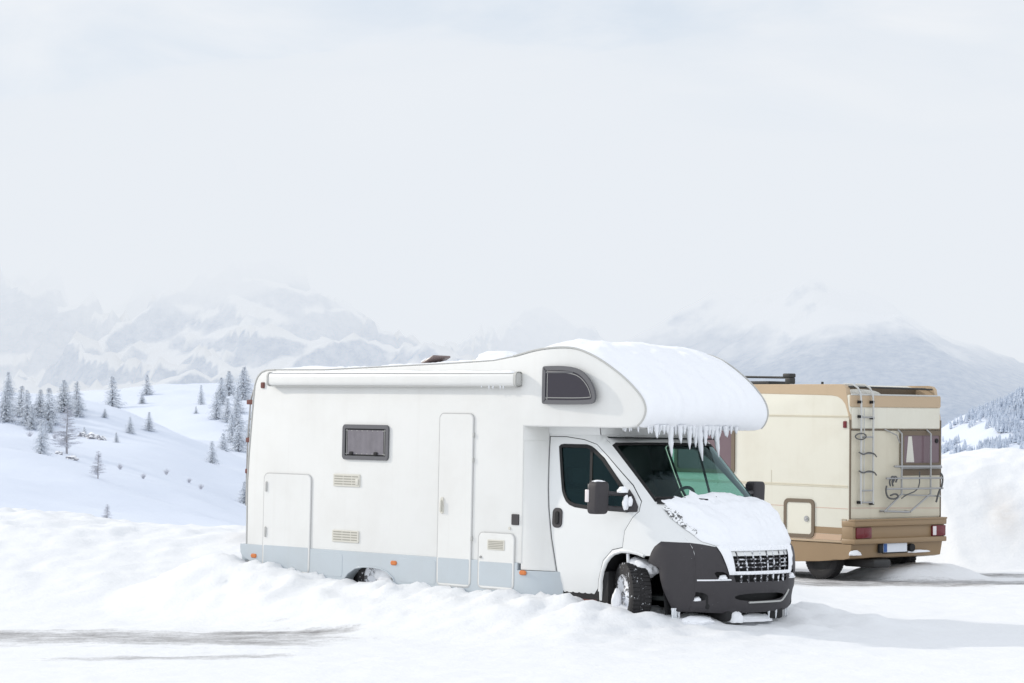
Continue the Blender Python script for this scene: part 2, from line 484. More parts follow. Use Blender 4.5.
# ------------------------------------------------------------------ ground
def sstep(t): t = np.clip(t, 0, 1); return t * t * (3 - 2 * t)
def vnoise(X, Y, scale, seed=0, octv=4, rough=.5):
    """value noise on numpy arrays"""
    out_ = np.zeros_like(X); amp = 1.0; tot = 0
    for o in range(octv):
        x = X / scale * 2 ** o + seed * 17.31 + o * 5.7; y = Y / scale * 2 ** o + seed * 9.77 + o * 3.1
        xi = np.floor(x); yi = np.floor(y); fx = x - xi; fy = y - yi
        fx = fx * fx * (3 - 2 * fx); fy = fy * fy * (3 - 2 * fy)
        def h(a, b):
            k = np.sin(a * 127.1 + b * 311.7 + seed * 74.7) * 43758.5453
            return k - np.floor(k)
        v = h(xi, yi) * (1 - fx) * (1 - fy) + h(xi + 1, yi) * fx * (1 - fy) + h(xi, yi + 1) * (1 - fx) * fy + h(xi + 1, yi + 1) * fx * fy
        out_ += amp * (v * 2 - 1); tot += amp; amp *= rough
    return out_ / tot

I1 = np.array(M1.inverted()); I2 = np.array(M2.inverted())
def loc(I, X, Y): return I[0, 0] * X + I[0, 1] * Y + I[0, 3], I[1, 0] * X + I[1, 1] * Y + I[1, 3]

def ground_h(X, Y):
    big = vnoise(X, Y, 5.0, 1, 4); mid = vnoise(X, Y, 1.1, 2, 4, .6); fine = vnoise(X, Y, .30, 3, 3, .6)
    z = .015 * big + .008 * mid
    # ploughed ridge on the left, running behind the white motorhome
    foot = 29.0 + .5 * vnoise(X, Y * 0, 3.0, 4, 3) - .15 * np.clip(X + 2, -6, 2)
    crest = 35.6 + .25 * np.clip(-X - 3, 0, 5) + .5 * vnoise(X, Y * 0, 2.0, 5, 3)
    side = 1 - sstep((X - .5) / 4.0)
    up = sstep((Y - foot) / (crest - foot)); 
    Hc = .92 + .10 * vnoise(X, Y * 0, 1.6, 6, 4) - .10 * sstep((X + 5.5) / 3.0) + .12 * np.exp(-((X + 6.6) / 1.2) ** 2)
    down = 1 - sstep((Y - crest - .6) / 9.0)
    bank = Hc * np.minimum(up ** .85, 1) * side
    z = z + np.where(Y < crest + .6, bank, Hc * down * side)
    rough = np.clip(bank, 0, 1) * (Y < crest + 4)
    clod = np.maximum(vnoise(X, Y, .45, 13, 3, .55), -.15)
    z = z + rough * (.085 * mid + .06 * fine + .07 * clod)
    # snow thrown up against the white motorhome
    lx, ly = loc(I1, X, Y)
    along = sstep((lx + 8.6) / 2.6) * (1 - sstep((lx - .15) / .9))
    dist = np.clip(-ly - 1.10, 0, 9)
    clod = np.maximum(vnoise(X, Y, .38, 14, 3, .6), -.1)
    pile = (.12 * clod + .07 * vnoise(X, Y, .19, 17, 2) + np.interp(lx, [-6.4, -5.6, -4.6, -4.2, -3.4, -2.7, -1.6, -.9, -.4, .4, 1.2], [.66, .57, .47, .45, .47, .47, .42, .36, .30, .20, .1]) + .05 * vnoise(X, Y, .5, 7, 3)) * (1 - sstep(dist / 2.1)) ** 1.3 * along
    under = np.where(ly > -1.10, .88 - .12 * np.clip(ly + 1.1, 0, 2.2), 1.0)
    pile = pile * under * (1 - sstep((ly - 1.3) / 1.2))
    z = np.maximum(z, pile + .3 * np.minimum(z, .5) * (pile > .02))
    # low lumps in front of the nose and along the driver side
    d2 = np.sqrt(((lx - .75) / 1.0) ** 2 + ((ly) / 1.9) ** 2)
    z = z + np.exp(-np.clip(d2 - .2, 0, 9) ** 2 * .9) * (.11 + .06 * mid + .045 * fine + .07 * np.maximum(vnoise(X, Y, .33, 15, 3, .6), -.1))
    d3 = np.exp(-((ly - 1.6) / .9) ** 2) * sstep((lx + 3.5) / 3) * (1 - sstep((lx - .9) / 1.2))
    z = z + d3 * (.10 + .10 * mid)
    # ploughed bank on the right behind the cream camper
    f2 = 43.6 + np.clip(7.6 - X, 0, 6) * 1.25 + .4 * vnoise(X, Y * 0, 3, 8, 3) - .35 * np.clip(X - 9, 0, 12)
    on = sstep((X - .5) / 2.5)
    H2 = 1.86 + .08 * vnoise(X, Y * 0, 2.2, 9, 3) + .15 * np.exp(-((X - 9.2) / .7) ** 2)
    t2 = (Y - f2) / 3.9
    b2 = H2 * np.where(t2 < 1.15, sstep(t2 / 1.15) ** .8, 1 - .93 * sstep((t2 - 1.4) / 4)) * on
    z = z + b2 + np.clip(b2, 0, 1) * (.10 * mid + .05 * fine)
    cx, cy = loc(I2, X, Y)
    z = np.maximum(z, (.22 + .04 * mid + .03 * fine) * np.exp(-((cx - .30) / .80) ** 4 - ((cy + .80) / .85) ** 4) - .01)
    # churned lot surface
    lot = 1 - np.clip(bank + b2, 0, 1)
    z = z + lot * (.016 * fine + .03 * np.abs(mid) * sstep((Y - 24) / 4) + .022 * vnoise(X * .22, Y * 1.1, .5, 18, 4, .6))
    # the land falls away beyond the parking place
    far = sstep((Y - 46) / 110) * (1 - on) + sstep((Y - 66) / 120) * on
    z = z - 24 * far
    z = z - 10 * sstep((np.abs(X) - 40) / 120) * (1 - far)
    return z
# ------------------------------------------------------------------ hillside beyond the parking place (control points, thin-plate surface)
HP = np.array([  # x, y, z
(-51,260,-2.8),(-45,260,-4.0),(-39,265,-5.2),(-57,260,-2.0),(-76,300,-0.3),(-83,420,3.6),(-66,380,-0.9),
(-53,345,-3.7),(-42,330,-6.1),(-33,320,-6.9),(-24,330,-8.2),(-143,650,20.1),(-122,620,15.9),(-106,600,16.2),
(-89,575,14.3),(-78,545,9.0),(-69,515,4.7),(-56,465,-1.9),(-45,420,-6.7),(-35,380,-9.7),(-105,480,7.6),
(-142,560,15.0),(-102,540,9.4),(-88,520,5.3),(-70,440,-0.3),(-48,320,-5.1),(-69,455,1.7),(-58,420,-1.2),
(-49,380,-4.1),(-51,355,-4.3),(-149,760,13.9),(-128,740,10.7),(-105,700,7.6),(-87,640,9.0),(-74,590,3.3),
(-61,530,0.1),(-51,480,-5.3),(-44,460,-8.5),(-107,800,19.1),(-88,720,11.9),(-73,660,7.2),(-60,600,3.3),
(-48,560,-0.0),(-128,920,28.4),(-119,930,29.8),(-106,900,29.6),(-91,840,24.8),(-77,780,20.2),(-62,760,16.8),
(-33,760,11.0),(-151,1000,25.4),(-134,1050,28.6),(-101,1000,27.3),(-174,1000,23.5)
], float)
def _phi(r2): return .5 * r2 * np.log(np.maximum(r2, 1e-9))
def _rbf_fit(P, lam=30.0):
    n = len(P); s = 1e-2
    A = P[:, :2] * s
    K = _phi(((A[:, None] - A[None]) ** 2).sum(2)) + lam * 1e-3 * np.eye(n)
    Q = np.hstack([np.ones((n, 1)), A])
    S = np.zeros((n + 3, n + 3)); S[:n, :n] = K; S[:n, n:] = Q; S[n:, :n] = Q.T
    return np.linalg.solve(S, np.concatenate([P[:, 2], np.zeros(3)]))
HC = _rbf_fit(HP)
def hill_h(X, Y):
    s = 1e-2; x = X.ravel() * s; y = Y.ravel() * s; z = np.full(x.shape, HC[-3]) + HC[-2] * x + HC[-1] * y
    for (px, py, _), c in zip(HP, HC): z += c * _phi((x - px * s) ** 2 + (y - py * s) ** 2)
    z = z.reshape(X.shape)
    z = z + 2.5 * vnoise(X * .8 + Y * .35, Y * .55, 34, 11, 4) + .45 * vnoise(X, Y, 8, 12, 3)
    k = sstep((X + 330) / 110) * (1 - sstep((X - 60) / 110)) * sstep((Y - 170) / 60) * (1 - sstep((Y - 1150) / 250))
    return np.clip(z, -40, 80) * k + (-30) * (1 - k)

def grid_mesh(name, xs, ys, fn, mat, cover=None):
    X, Y = np.meshgrid(np.asarray(xs, float), np.asarray(ys, float)); Z = fn(X, Y); nx, ny = len(xs), len(ys)
    V = np.stack([X, Y, Z], -1).reshape(-1, 3)
    i = np.arange(nx * ny).reshape(ny, nx)
    Q = np.stack([i[:-1, :-1], i[:-1, 1:], i[1:, 1:], i[1:, :-1]], -1).reshape(-1, 4)
    me = bpy.data.meshes.new(name)
    me.vertices.add(len(V)); me.vertices.foreach_set('co', V.astype(np.float32).ravel())
    me.loops.add(Q.size); me.loops.foreach_set('vertex_index', Q.astype(np.int32).ravel())
    me.polygons.add(len(Q)); me.polygons.foreach_set('loop_start', np.arange(0, Q.size, 4, dtype=np.int32))
    me.polygons.foreach_set('use_smooth', np.ones(len(Q), bool))
    me.update(calc_edges=True)
    if cover is not None:
        c = cover(X, Y); at = me.color_attributes.new('cover', 'FLOAT_COLOR', 'POINT')
        at.data.foreach_set('color', np.concatenate([c.reshape(-1, 3), np.ones((nx * ny, 1))], 1).astype(np.float32).ravel())
    me.materials.append(mat)
    o = bpy.data.objects.new(name, me); COL.objects.link(o); return o

def stretched(a, b, d, lo, hi, g):
    xs = list(np.arange(a, b, d)); s = d; x = xs[-1]
    while x < hi: s *= g; x += s; xs.append(x)
    s = d; x = xs[0]; pre = []
    while x > lo: s *= g; x -= s; pre.append(x)
    return np.array(pre[::-1] + xs)

def cover(X, Y):
    c = np.zeros(X.shape + (3,))
    wob = .35 * vnoise(X, Y, 2.5, 21, 3)
    def streak(x0, y0, x1, y1, wd, amt):
        t = (X - x0) / (x1 - x0); yc = y0 + (y1 - y0) * t + wob * .6
        return amt * np.exp(-((Y - yc) / wd) ** 2) * sstep(t * 4 + .5) * (1 - sstep((t - .8) * 4))
    a = streak(-8.5, 27.9, -1.0, 26.2, 1.6, .76) + streak(-4.6, 23.9, -1.9, 24.6, .42, .58) + streak(-6, 25.6, -4.6, 25.7, .16, .34) + streak(-3.2, 27.6, -1.4, 27.4, .3, .36) + streak(1.6, 21.8, 4.2, 22.3, .25, .28)
    lx, ly = loc(I2, X, Y)
    a = a + .74 * np.exp(-((lx - 2.2) / 2.4) ** 4 - ((ly + .1) / 1.6) ** 4)
    a = a + streak(3.4, 38.6, 15, 39.4, 1.2, .95) + streak(6.2, 41.6, 15, 41.3, .9, .74)
    bl = 1 - np.clip(sstep((Y - 43.4) / .8), 0, 1)
    c[..., 0] = np.clip(a, 0, .8) * bl * (1 - np.exp(-((lx - .25) / .8) ** 4 - ((ly + .80) / .85) ** 4))
    c[..., 1] = .55 * np.exp(-((X - 8.55) / .28) ** 2 - ((Y - 45.3) / .7) ** 2) + .35 * np.exp(-((X + 3.55) / .3) ** 2 - ((Y - 34.6) / .6) ** 2)
    return c

g = grid_mesh('snow_ground', stretched(-9, 13, .075, -6000, 6000, 1.045), stretched(20, 48, .085, -300, 9000, 1.045), ground_h, M['snow'], cover)
tag(g, kind='structure')
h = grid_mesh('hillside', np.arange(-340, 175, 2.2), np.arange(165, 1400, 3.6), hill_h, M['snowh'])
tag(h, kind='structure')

# ------------------------------------------------------------------ mountains
def ridged(X, Y, scale, seed, octv=7):
    wx = .35 * scale * vnoise(X, Y, scale * .8, seed + 40, 3); wy = .35 * scale * vnoise(X, Y, scale * .8, seed + 41, 3)
    z = np.zeros_like(X); a = 1; t = 0; pr_ = np.ones_like(X); cs, sn = 1.0, 0.0
    for o in range(octv):
        c_, s_ = math.cos(.7 * o), math.sin(.7 * o)
        xr = (X + wx) * c_ - (Y + wy) * s_; yr = (X + wx) * s_ + (Y + wy) * c_
        n_ = (1 - np.abs(vnoise(xr * 2 ** o, yr * 2 ** o, scale, seed + o, 1) * 1.3)) ** 2
        z += a * n_ * pr_; t += a; pr_ = np.clip(n_ * 1.4, 0, 1); a *= .58
    return z / t
def mass(crest, y0, depth_front, depth_back, rough, seed, scale):
    cx = np.array([c[0] for c in crest], float); cz = np.array([c[1] for c in crest], float)
    def fn(X, Y):
        H = np.interp(X, cx, cz) + 24
        yc = y0 + 120 * vnoise(X, X * 0, 500, seed, 3)
        t = np.where(Y < yc, (yc - Y) / depth_front, (Y - yc) / depth_back)
        k = np.clip(1 - t, 0, 1) ** 1.15
        r_ = ridged(X, Y, scale, seed)
        return -24 + H * k * (1 - rough + rough * 1.5 * r_) - 6 * (k <= 0)
    return fn
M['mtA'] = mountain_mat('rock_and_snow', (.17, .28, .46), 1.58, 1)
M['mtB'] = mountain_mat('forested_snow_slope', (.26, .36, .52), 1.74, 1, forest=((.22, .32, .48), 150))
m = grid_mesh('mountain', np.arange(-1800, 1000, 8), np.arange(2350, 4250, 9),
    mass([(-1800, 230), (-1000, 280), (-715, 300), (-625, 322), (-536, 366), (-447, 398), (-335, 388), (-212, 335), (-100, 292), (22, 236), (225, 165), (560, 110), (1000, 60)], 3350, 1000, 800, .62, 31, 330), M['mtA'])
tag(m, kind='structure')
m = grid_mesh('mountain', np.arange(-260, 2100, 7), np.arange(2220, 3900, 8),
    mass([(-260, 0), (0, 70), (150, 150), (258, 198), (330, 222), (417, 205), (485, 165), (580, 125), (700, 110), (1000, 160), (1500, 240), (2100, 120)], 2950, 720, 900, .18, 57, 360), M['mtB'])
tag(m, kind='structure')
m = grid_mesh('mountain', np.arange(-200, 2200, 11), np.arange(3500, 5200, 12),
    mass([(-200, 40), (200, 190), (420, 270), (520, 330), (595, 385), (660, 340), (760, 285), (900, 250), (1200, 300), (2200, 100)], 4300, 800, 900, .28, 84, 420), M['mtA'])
tag(m, kind='structure')
fh = mass([(120, -24), (225, -12), (262, 10), (300, 34), (345, 54), (420, 72), (560, 100), (800, 60), (1000, -24)], 1760, 420, 300, .16, 63, 160)
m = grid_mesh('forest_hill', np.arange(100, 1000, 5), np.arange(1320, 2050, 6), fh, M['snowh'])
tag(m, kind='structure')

# ================================================================== the white motorhome
V1 = empty('motorhome', M1)
tag(V1, 'white motorhome with snow on its cab and icicles under the overcab bunk', 'motorhome')
W = 1.128
def hw(x):
    t = min(max((x + 1.15) / 1.5, 0), 1)
    return W - .15 * t ** 1.3
ALC = [(-1.60, 2.897), (-1.543, 2.905), (-1.263, 2.963), (-.98, 2.988), (-.80, 2.986), (-.665, 2.965), (-.461, 2.892), (-.253, 2.782), (-.049, 2.648), (.09, 2.525), (.155, 2.45), (.187, 2.377), (.19, 2.32), (.17, 2.26), (.135, 2.21), (.092, 2.175)]
ALC = smooth(ALC, 2, closed=False)
OUT = [(-5.965, .69), (-5.975, 1.45), (-5.957, 1.764), (-5.90, 2.40), (-5.879, 2.583), (-5.855, 2.64), (-5.82, 2.69), (-5.76, 2.735), (-5.68, 2.757), (-5.517, 2.763), (-4.631, 2.762), (-3.369, 2.802), (-2.495, 2.83), (-1.893, 2.856)]
OUT = OUT + ALC + [(.0, 2.155), (-.2, 2.15), (-1.42, 2.15), (-1.42, .69)]
def loft_body(mb, outline, half, r, y0=0.0, taper=None):
    """outline in (x,z) swept from side to side with rounded edges"""
    st = []
    for k in range(4):
        a = R(30 * k)
        st.append((r * (1 - math.sin(a)), half - r * (1 - math.cos(a))))
    rows = []
    for ins_, y in st:
        P = inset(outline, ins_); rows.append([(x, -y * (taper(x) if taper else 1) + y0, z) for x, z in P])
    for ins_, y in st[::-1]:
        P = inset(outline, ins_); rows.append([(x, y * (taper(x) if taper else 1) + y0, z) for x, z in P])
    N = len(outline); vs = [p for r_ in rows for p in r_]; fs = []
    for k in range(len(rows) - 1):
        for i in range(N):
            j = (i + 1) % N
            fs.append((k * N + i, (k + 1) * N + i, (k + 1) * N + j, k * N + j))
    T = fill(inset(outline, r)); o = (len(rows) - 1) * N
    fs += [tuple(t) for t in T] + [tuple(o + i for i in t[::-1]) for t in T]
    mb.add(vs, fs)
b = MB(); loft_body(b, OUT, W, .022, taper=lambda x: hw(x) / W)
b.build('body', M['white'], V1, angle=28)
for s_ in (-1, 1):
    k = MB()
    k.tube([(x - .004, s_ * (hw(x) - .004), z + .004) for x, z in ALC], .011, n=6)
    k.build('edge_trim', M['trim'], V1)
b = MB(); b.tube([(x, -(W - .004), z + .002) for x, z in OUT[9:15]], .006, n=5)
b.tube([(x - .004, -(W - .004), z) for x, z in OUT[:10]], .010, n=6)
b.build('corner_seal', M['trim'], V1)
# cab fairing between the living body and the cab door
def fair(x): return W - .125 * max(0, (x + 1.42) / .42) ** 1.6
RDZ = [.38, .66, .966, 1.375, 1.80, 2.047, 2.2]; RDX = [-.963, -1.03, -1.098, -1.178, -1.262, -1.300, -1.32]
def fair2(x, z):
    xd = interp(z, RDZ, RDX) - .012
    t = min(max((x + 1.42) / (xd + 1.42), 0), 1)
    return W + (interp(z, [.25, .3, .6, 1.0, 1.3, 1.5, 2.05, 2.2], [.955, .965, .995, 1.0, .985, .955, .84, .80]) + .006 - W) * t ** 1.5
for s_ in (-1, 1):
    P, Fc = patch([(-1.425, .63), (-1.425, 2.155)] + [(interp(z, RDZ, RDX) - .012, z) for z in (2.155, 2.05, 1.9, 1.7, 1.5, 1.3, 1.1, .9, .63)], [], .06, lambda x, z, d: (x, s_ * fair2(x, z), z))
    q = MB().add(P, Fc)
    q.tube([(-1.42, s_ * (W + .0015), .70), (-1.42, s_ * (W + .0015), 2.0)], .004, n=5)
    q.tube([(x, s_ * (fair2(x, 2.0) + .001), 2.0) for x in (-1.43, -1.40, -1.37, -1.34, -1.31)], .004, n=5)
    q.build('cab_fairing', M['white'], V1)
# grey skirt with the rear wheel arch and the rear bumper corner
SK = [(-6.075, .700), (-6.068, .60), (-6.037, .555), (-5.90, .505), (-5.77, .452), (-5.66, .36), (-4.225, .33), (-4.20, .40), (-4.15, .45), (-4.03, .513), (-3.90, .533), (-3.76, .538), (-3.62, .53), (-3.50, .50), (-3.40, .44), (-3.35, .33), (-.80, .33), (-.83, .44), (-.885, .56), (-.925, .625), (-1.47, .622), (-1.47, .700)]
for s_ in (-1, 1):
    k = MB().plate(densify(SK, .12), s_ * 1.0, s_ * (W + .010), .006, fn=lambda x, y, z: (x, math.copysign(abs(y) * (fair(x) / W if x > -1.42 else 1), y), z))
    for x0, x1 in ((-4.80, -4.25), (-3.30, -2.72)):
        k.plate(rr(x0, .40, x1, .665, .03, 3), s_ * (W + .008), s_ * (W + .0135), .003)
    sk = k.build('skirt', M['skirt'], V1)
    l_ = MB().tube([(p[0], s_ * (W + .012), p[1]) for p in SK[7:16]], .010, n=6).build('arch_lip', M['skirt'], sk)
    for x, z in ((-5.813, .567), (-3.391, .602), (-1.384, .598)):
        MB().plate(rr(x - .050, z - .025, x + .050, z + .025, .023, 4), s_ * (W + .008), s_ * (W + .026), .011).build('side_marker', M['orange'], V1)
MB().box(-6.075, -5.95, -1.12, 1.12, .50, .70, .03).build('rear_bumper', M['skirt'], V1)
MB().box(-5.9, -.3, -.98, .98, .30, .66).build('chassis', M['dark'], V1, smooth=False)
# doors and hatches
def hatch(name, x0, z0, x1, z1, r, split, label=None):
    d = MB().plate(rr(x0, z0, x1, z1, r, 5), -W - .002, -W - .018, .006).build(name, M['white'], V1)
    MB().ring(rr(x0 - .009, z0 - .009, x1 + .009, z1 + .009, r + .009, 5), rr(x0 - .002, z0 - .002, x1 + .002, z1 + .002, r + .002, 5), -W - .001, -W - .013).build('seal', M['dseal'], d)
    MB().plate(rr(x0 + .02, z0 + .025, x1 - .02, split, .012, 3), -W - .017, -W - .0205, .002).build('kick_panel', M['skirt'], d)
    return d
d = hatch('storage_door', -5.650, .40, -4.820, 1.545, .07, .705)
for z in (1.33, .80):
    MB().box(-5.615, -5.585, -W - .034, -W - .015, z, z + .12, .008).build('hinge', M['trim'], d)
d = hatch('entrance_door', -2.695, .40, -2.175, 2.275, .06, .700)
q = MB().plate(rr(-2.65, 1.18, -2.60, 1.36, .02, 3), -W - .017, -W - .03, .004); q.box(-2.635, -2.615, -W - .055, -W - .03, 1.20, 1.33, .008)
q.build('handle', M['vent'], d)
for z in (1.75, 2.02, .9):
    MB().box(-2.175, -2.155, -W - .022, -W - .002, z, z + .05, .004).build('hinge', M['trim'], d)
d = hatch('service_door', -2.055, .405, -1.520, 1.000, .06, .690)
q = MB().plate(rr(-1.915, .818, -1.655, .930, .012, 3), -W - .017, -W - .024, .003)
q.build('vent_grille', M['vent'], d)
q = MB()
for i in range(5): q.box(-1.895, -1.675, -W - .0265, -W - .023, .834 + i * .018, .842 + i * .018)
q.build('slot', M['ventd'], d, smooth=False)
MB().cyl((-2.01, -W - .016, .735), (-2.01, -W - .03, .735), .014, 12).build('lock', M['seam'], d)
for z0, z1, extra in ((1.428, 1.572, 1), (.795, .932, 0)):
    d = MB().plate(rr(-4.437, z0, -3.985, z1, .015, 3), -W + .001, -W - .013, .005).build('fridge_vent', M['vent'], V1)
    q = MB()
    for i in range(4):
        z = z0 + .024 + i * .029
        for x0, x1 in ((-4.41, -4.27), (-4.255, -4.125), (-4.11, -4.01)):
            if extra and x0 > -4.2 and i in (1, 2): x1 = -4.06
            q.box(x0, x1, -W - .0155, -W - .012, z, z + .011)
    q.build('slot', M['ventd'], d, smooth=False)
    if extra: MB().box(-4.05, -4.0, -W - .022, -W - .012, 1.45, 1.52, .006).build('flue', M['vent'], d)
q = MB().plate(rr(-1.572, 1.098, -1.462, 1.214, .01, 3), -W + .001, -W - .012, .004); q.build('mains_inlet', M['black'], V1)
MB().cyl((-1.60, -W, 1.06), (-1.60, -W - .012, 1.06), .015, 12).build('filler_cap', M['vent'], V1)
# windows of the living body
def bwin(poly, pane_mat, fr, pleats=False):
    f = MB().ring(poly, inset(poly, fr), -W + .002, -W - .022).build('window', M['winframe'], V1, angle=50)
    inn = inset(poly, fr - .006)
    MB().plate(inn, -W - .002, -W - .012, .003).build('pane', pane_mat, f)
    MB().ring(inset(poly, fr + .02), inset(poly, fr + .028), -W - .012, -W - .0145).build('pane_edge', M['seam'], f)
    return f
f = bwin(rr(-4.284, 1.738, -3.517, 2.137, .045, 5), M['dark'], .045)
q = MB(); xs_ = np.linspace(-4.20, -3.60, 49)
vs = [(float(x), -W - .0150 - .0007 * math.sin(i * .9), z) for z in (1.80, 2.075) for i, x in enumerate(xs_)]
q.add(vs, [(i, i + 1, 50 + i, 49 + i) for i in range(48)])
q.build('blind', M['blind'], f, angle=80)
for x in (-4.13, -3.72): MB().box(x - .03, x + .03, -W - .03, -W - .012, 1.795, 1.83, .008).build('latch', M['dark'], f)
AW = smooth([(-1.10, 2.792), (-.80, 2.793), (-.60, 2.757), (-.455, 2.644), (-.385, 2.52), (-.38, 2.42), (-.47, 2.388), (-1.10, 2.388), (-1.138, 2.395), (-1.145, 2.43), (-1.145, 2.75), (-1.138, 2.785)], 2)
f = bwin(AW, M['dblind'], .045)
MB().box(-1.08, -.70, -W - .018, -W - .011, 2.715, 2.74, .003).build('blind_rail', M['winframe'], f)
# awning cassette
q = MB().box(-5.552, -1.462, -1.228, -W + .01, 2.575, 2.725, .045, 4).build('awning', M['white'], V1)
for x0, x1 in ((-5.565, -5.50), (-1.50, -1.448)):
    MB().box(x0, x1, -1.234, -W + .008, 2.568, 2.732, .045, 4).build('end_cap', M['trim'], q)
MB().box(-5.5, -1.5, -1.20, -1.15, 2.566, 2.578).build('lead_rail', M['trim'], q, smooth=False)
def snow_strip(mb, x0, x1, y0, y1, zf, th, nx, ny, seed):
    """a low bank of snow lying on a surface of height zf(x)"""
    vs = []
    for j in range(ny + 1):
        for i in range(nx + 1):
            x = x0 + (x1 - x0) * i / nx; y = y0 + (y1 - y0) * j / ny
            e_ = min(1, 4 * min(i / nx, 1 - i / nx) * (x1 - x0) / .5, 4 * min(j / ny, 1 - j / ny) * .9) 
            n_ = .65 + .6 * fbm(x * 1.7, y * 4, seed, 4) + .25 * fbm(x * 7, y * 9, seed + 3, 3)
            t = th * max(n_, .12) * math.sqrt(max(e_, 0))
            vs.append((x, y, zf(x) + t - .004))
    fs = [(j * (nx + 1) + i, j * (nx + 1) + i + 1, (j + 1) * (nx + 1) + i + 1, (j + 1) * (nx + 1) + i) for j in range(ny) for i in range(nx)]
    mb.add(vs, fs)
k = MB(); snow_strip(k, -5.5, -1.5, -1.222, -1.135, lambda x: 2.722, .040, 120, 6, 4.4)
k.build('awning_snow', M['snowv'], V1)
rz = lambda x: interp(x, [p[0] for p in OUT[9:20]], [p[1] for p in OUT[9:20]])
k = MB(); snow_strip(k, -5.6, -1.62, -1.06, 1.06, rz, .075, 90, 40, 8.1)
k.build('roof_snow', M['snowv'], V1)
# roof fittings
q = MB().box(-3.66, -3.33, -.62, -.27, 2.76, 2.825, .02).build('roof_vent', M['white'], V1)
k = MB(); k.box(-.12, .11, -.14, .14, 0, .03, .015, M=Matrix.Translation((-3.50, -.44, 2.875)) @ Matrix.Rotation(R(-24), 4, 'Y'))
k.build('lid', M['brownvent'], q)
k = MB(); k.box(-.12, -.02, -.13, .13, .029, .05, .01, M=Matrix.Translation((-3.50, -.44, 2.875)) @ Matrix.Rotation(R(-24), 4, 'Y'))
k.build('lid_snow', M['snowv'], q)
q = MB().box(-2.45, -2.0, -.92, -.48, 2.82, 2.875, .02).build('roof_vent', M['vent'], V1)
def lump(mb, c, rx, ry, rz_, seed, flat=True):
    bm = bmesh.new(); bmesh.ops.create_icosphere(bm, subdivisions=4, radius=1)
    for v in bm.verts:
        n_ = 1 + .22 * fbm(v.co.x * 1.3 + seed, v.co.y * 1.3, v.co.z * 1.3, 3)
        v.co = Vector((c[0] + v.co.x * rx * n_, c[1] + v.co.y * ry * n_, c[2] + (max(v.co.z, -.25) if flat else v.co.z) * rz_ * n_))
    mb.bm(bm)
k = MB(); lump(k, (-2.22, -.70, 2.875), .27, .24, .10, 3); k.build('vent_snow', M['snowv'], q)
# rear ladder seen edge-on, marker lamp, tail lamps
L_ = MB()
for y in (-1.085, -.72): L_.tube([(-6.045, y, 1.15), (-6.04, y, 1.9), (-6.0, y, 2.40), (-5.93, y, 2.56), (-5.87, y, 2.58)], .010, n=8)
for i in range(6): L_.tube([(-6.04 + .006 * i, -1.085, 1.3 + i * .22), (-6.04 + .006 * i, -.72, 1.3 + i * .22)], .010, n=6)
L_ = L_.build('ladder', M['alu'], V1)
for z in (2.38, 1.93, 1.56): MB().box(-6.05, -5.90, -1.11, -1.07, z - .028, z + .028, .01).build('bracket', M['rust'], L_)
MB().plate(rr(-5.755, 2.545, -5.695, 2.615, .012, 3), -W + .002, -W - .018, .006).build('marker_lamp', M['rust'], V1)
for s_ in (-1, 1): MB().box(-6.0, -5.95, s_ * 1.0 - .09, s_ * 1.0 + .09, .78, 1.12, .015).build('tail_lamp', M['red'], V1)

# ---------------------------------------------------------------- the cab
ZT = [.25, .33, .5, .62, .75, .88, .95, 1.02, 1.2, 1.40, 2.03, 2.07, 2.2]
XC = [.86, .92, .965, .972, .98, .96, .93, .85, .63, .40, -.26, -.36, -.6]
XS = [.16, .16, .16, .16, .16, .16, .14, .10, -.02, -.2, -.66, -.74, -.9]
YZ = [.25, .3, .6, 1.0, 1.3, 1.5, 2.05, 2.2]; YW = [.955, .965, .995, 1.0, .985, .955, .84, .80]
PE = 2.4
def _sm(z, xs, ys):
    # linear table with a light blur, so the profile has no creases
    return sum(interp(z + d_, xs, ys) for d_ in (-.035, -.0175, 0, .0175, .035)) / 5
xc = lambda z: _sm(z, ZT, XC)
xs = lambda z: _sm(z, ZT, XS)
yw = lambda z: _sm(z, YZ, YW)
def _nose(y, z):
    u = min(abs(y) / yw(z), 1.0)
    return Vector((xs(z) + (xc(z) - xs(z)) * (1 - u ** PE) ** (1 / PE), y, z))
def _side(x, z, s_):
    t = min(max((x - xs(z)) / (xc(z) - xs(z)), 0), 1)
    return Vector((x, s_ * yw(z) * (1 - t ** PE) ** (1 / PE), z))
def nose(y, z, off=0.0):
    p = _nose(y, z)
    if off:
        a = _nose(y + .004, z) - _nose(y - .004, z); c = _nose(y, z + .006) - _nose(y, z - .006)
        n_ = a.cross(c); n_.normalize()
        if n_.x < 0: n_ = -n_
        p = p + n_ * off
    return p
def side(x, z, s_, off=0.0):
    p = _side(x, z, s_)
    if off:
        a = _side(x + .004, z, s_) - _side(x - .004, z, s_); c = _side(x, z + .006, s_) - _side(x, z - .006, s_)
        n_ = a.cross(c); n_.normalize()
        if n_.y * s_ < 0: n_ = -n_
        p = p + n_ * off
    return p
YEZ = [.2, .95, 1.2, 1.4, 2.0, 2.2]; YE = [.80, .80, .815, .82, .808, .80]
yE = lambda z: min(interp(z, YEZ, YE), yw(z) * .97)
xE = lambda z: _nose(yE(z), z).x
DOOR = [(-1.300, 2.047), (-1.262, 1.80), (-1.178, 1.375), (-1.098, .966), (-.963, .382), (-.463, .36), (-.435, .56), (-.37, .775), (-.24, .895), (-.10, .925), (-.075, 1.10), (.02, 1.235), (.085, 1.30), (.07, 1.40), (-.07, 1.56), (-.44, 1.855), (-.612, 1.973), (-.80, 2.020), (-1.065, 2.047)]
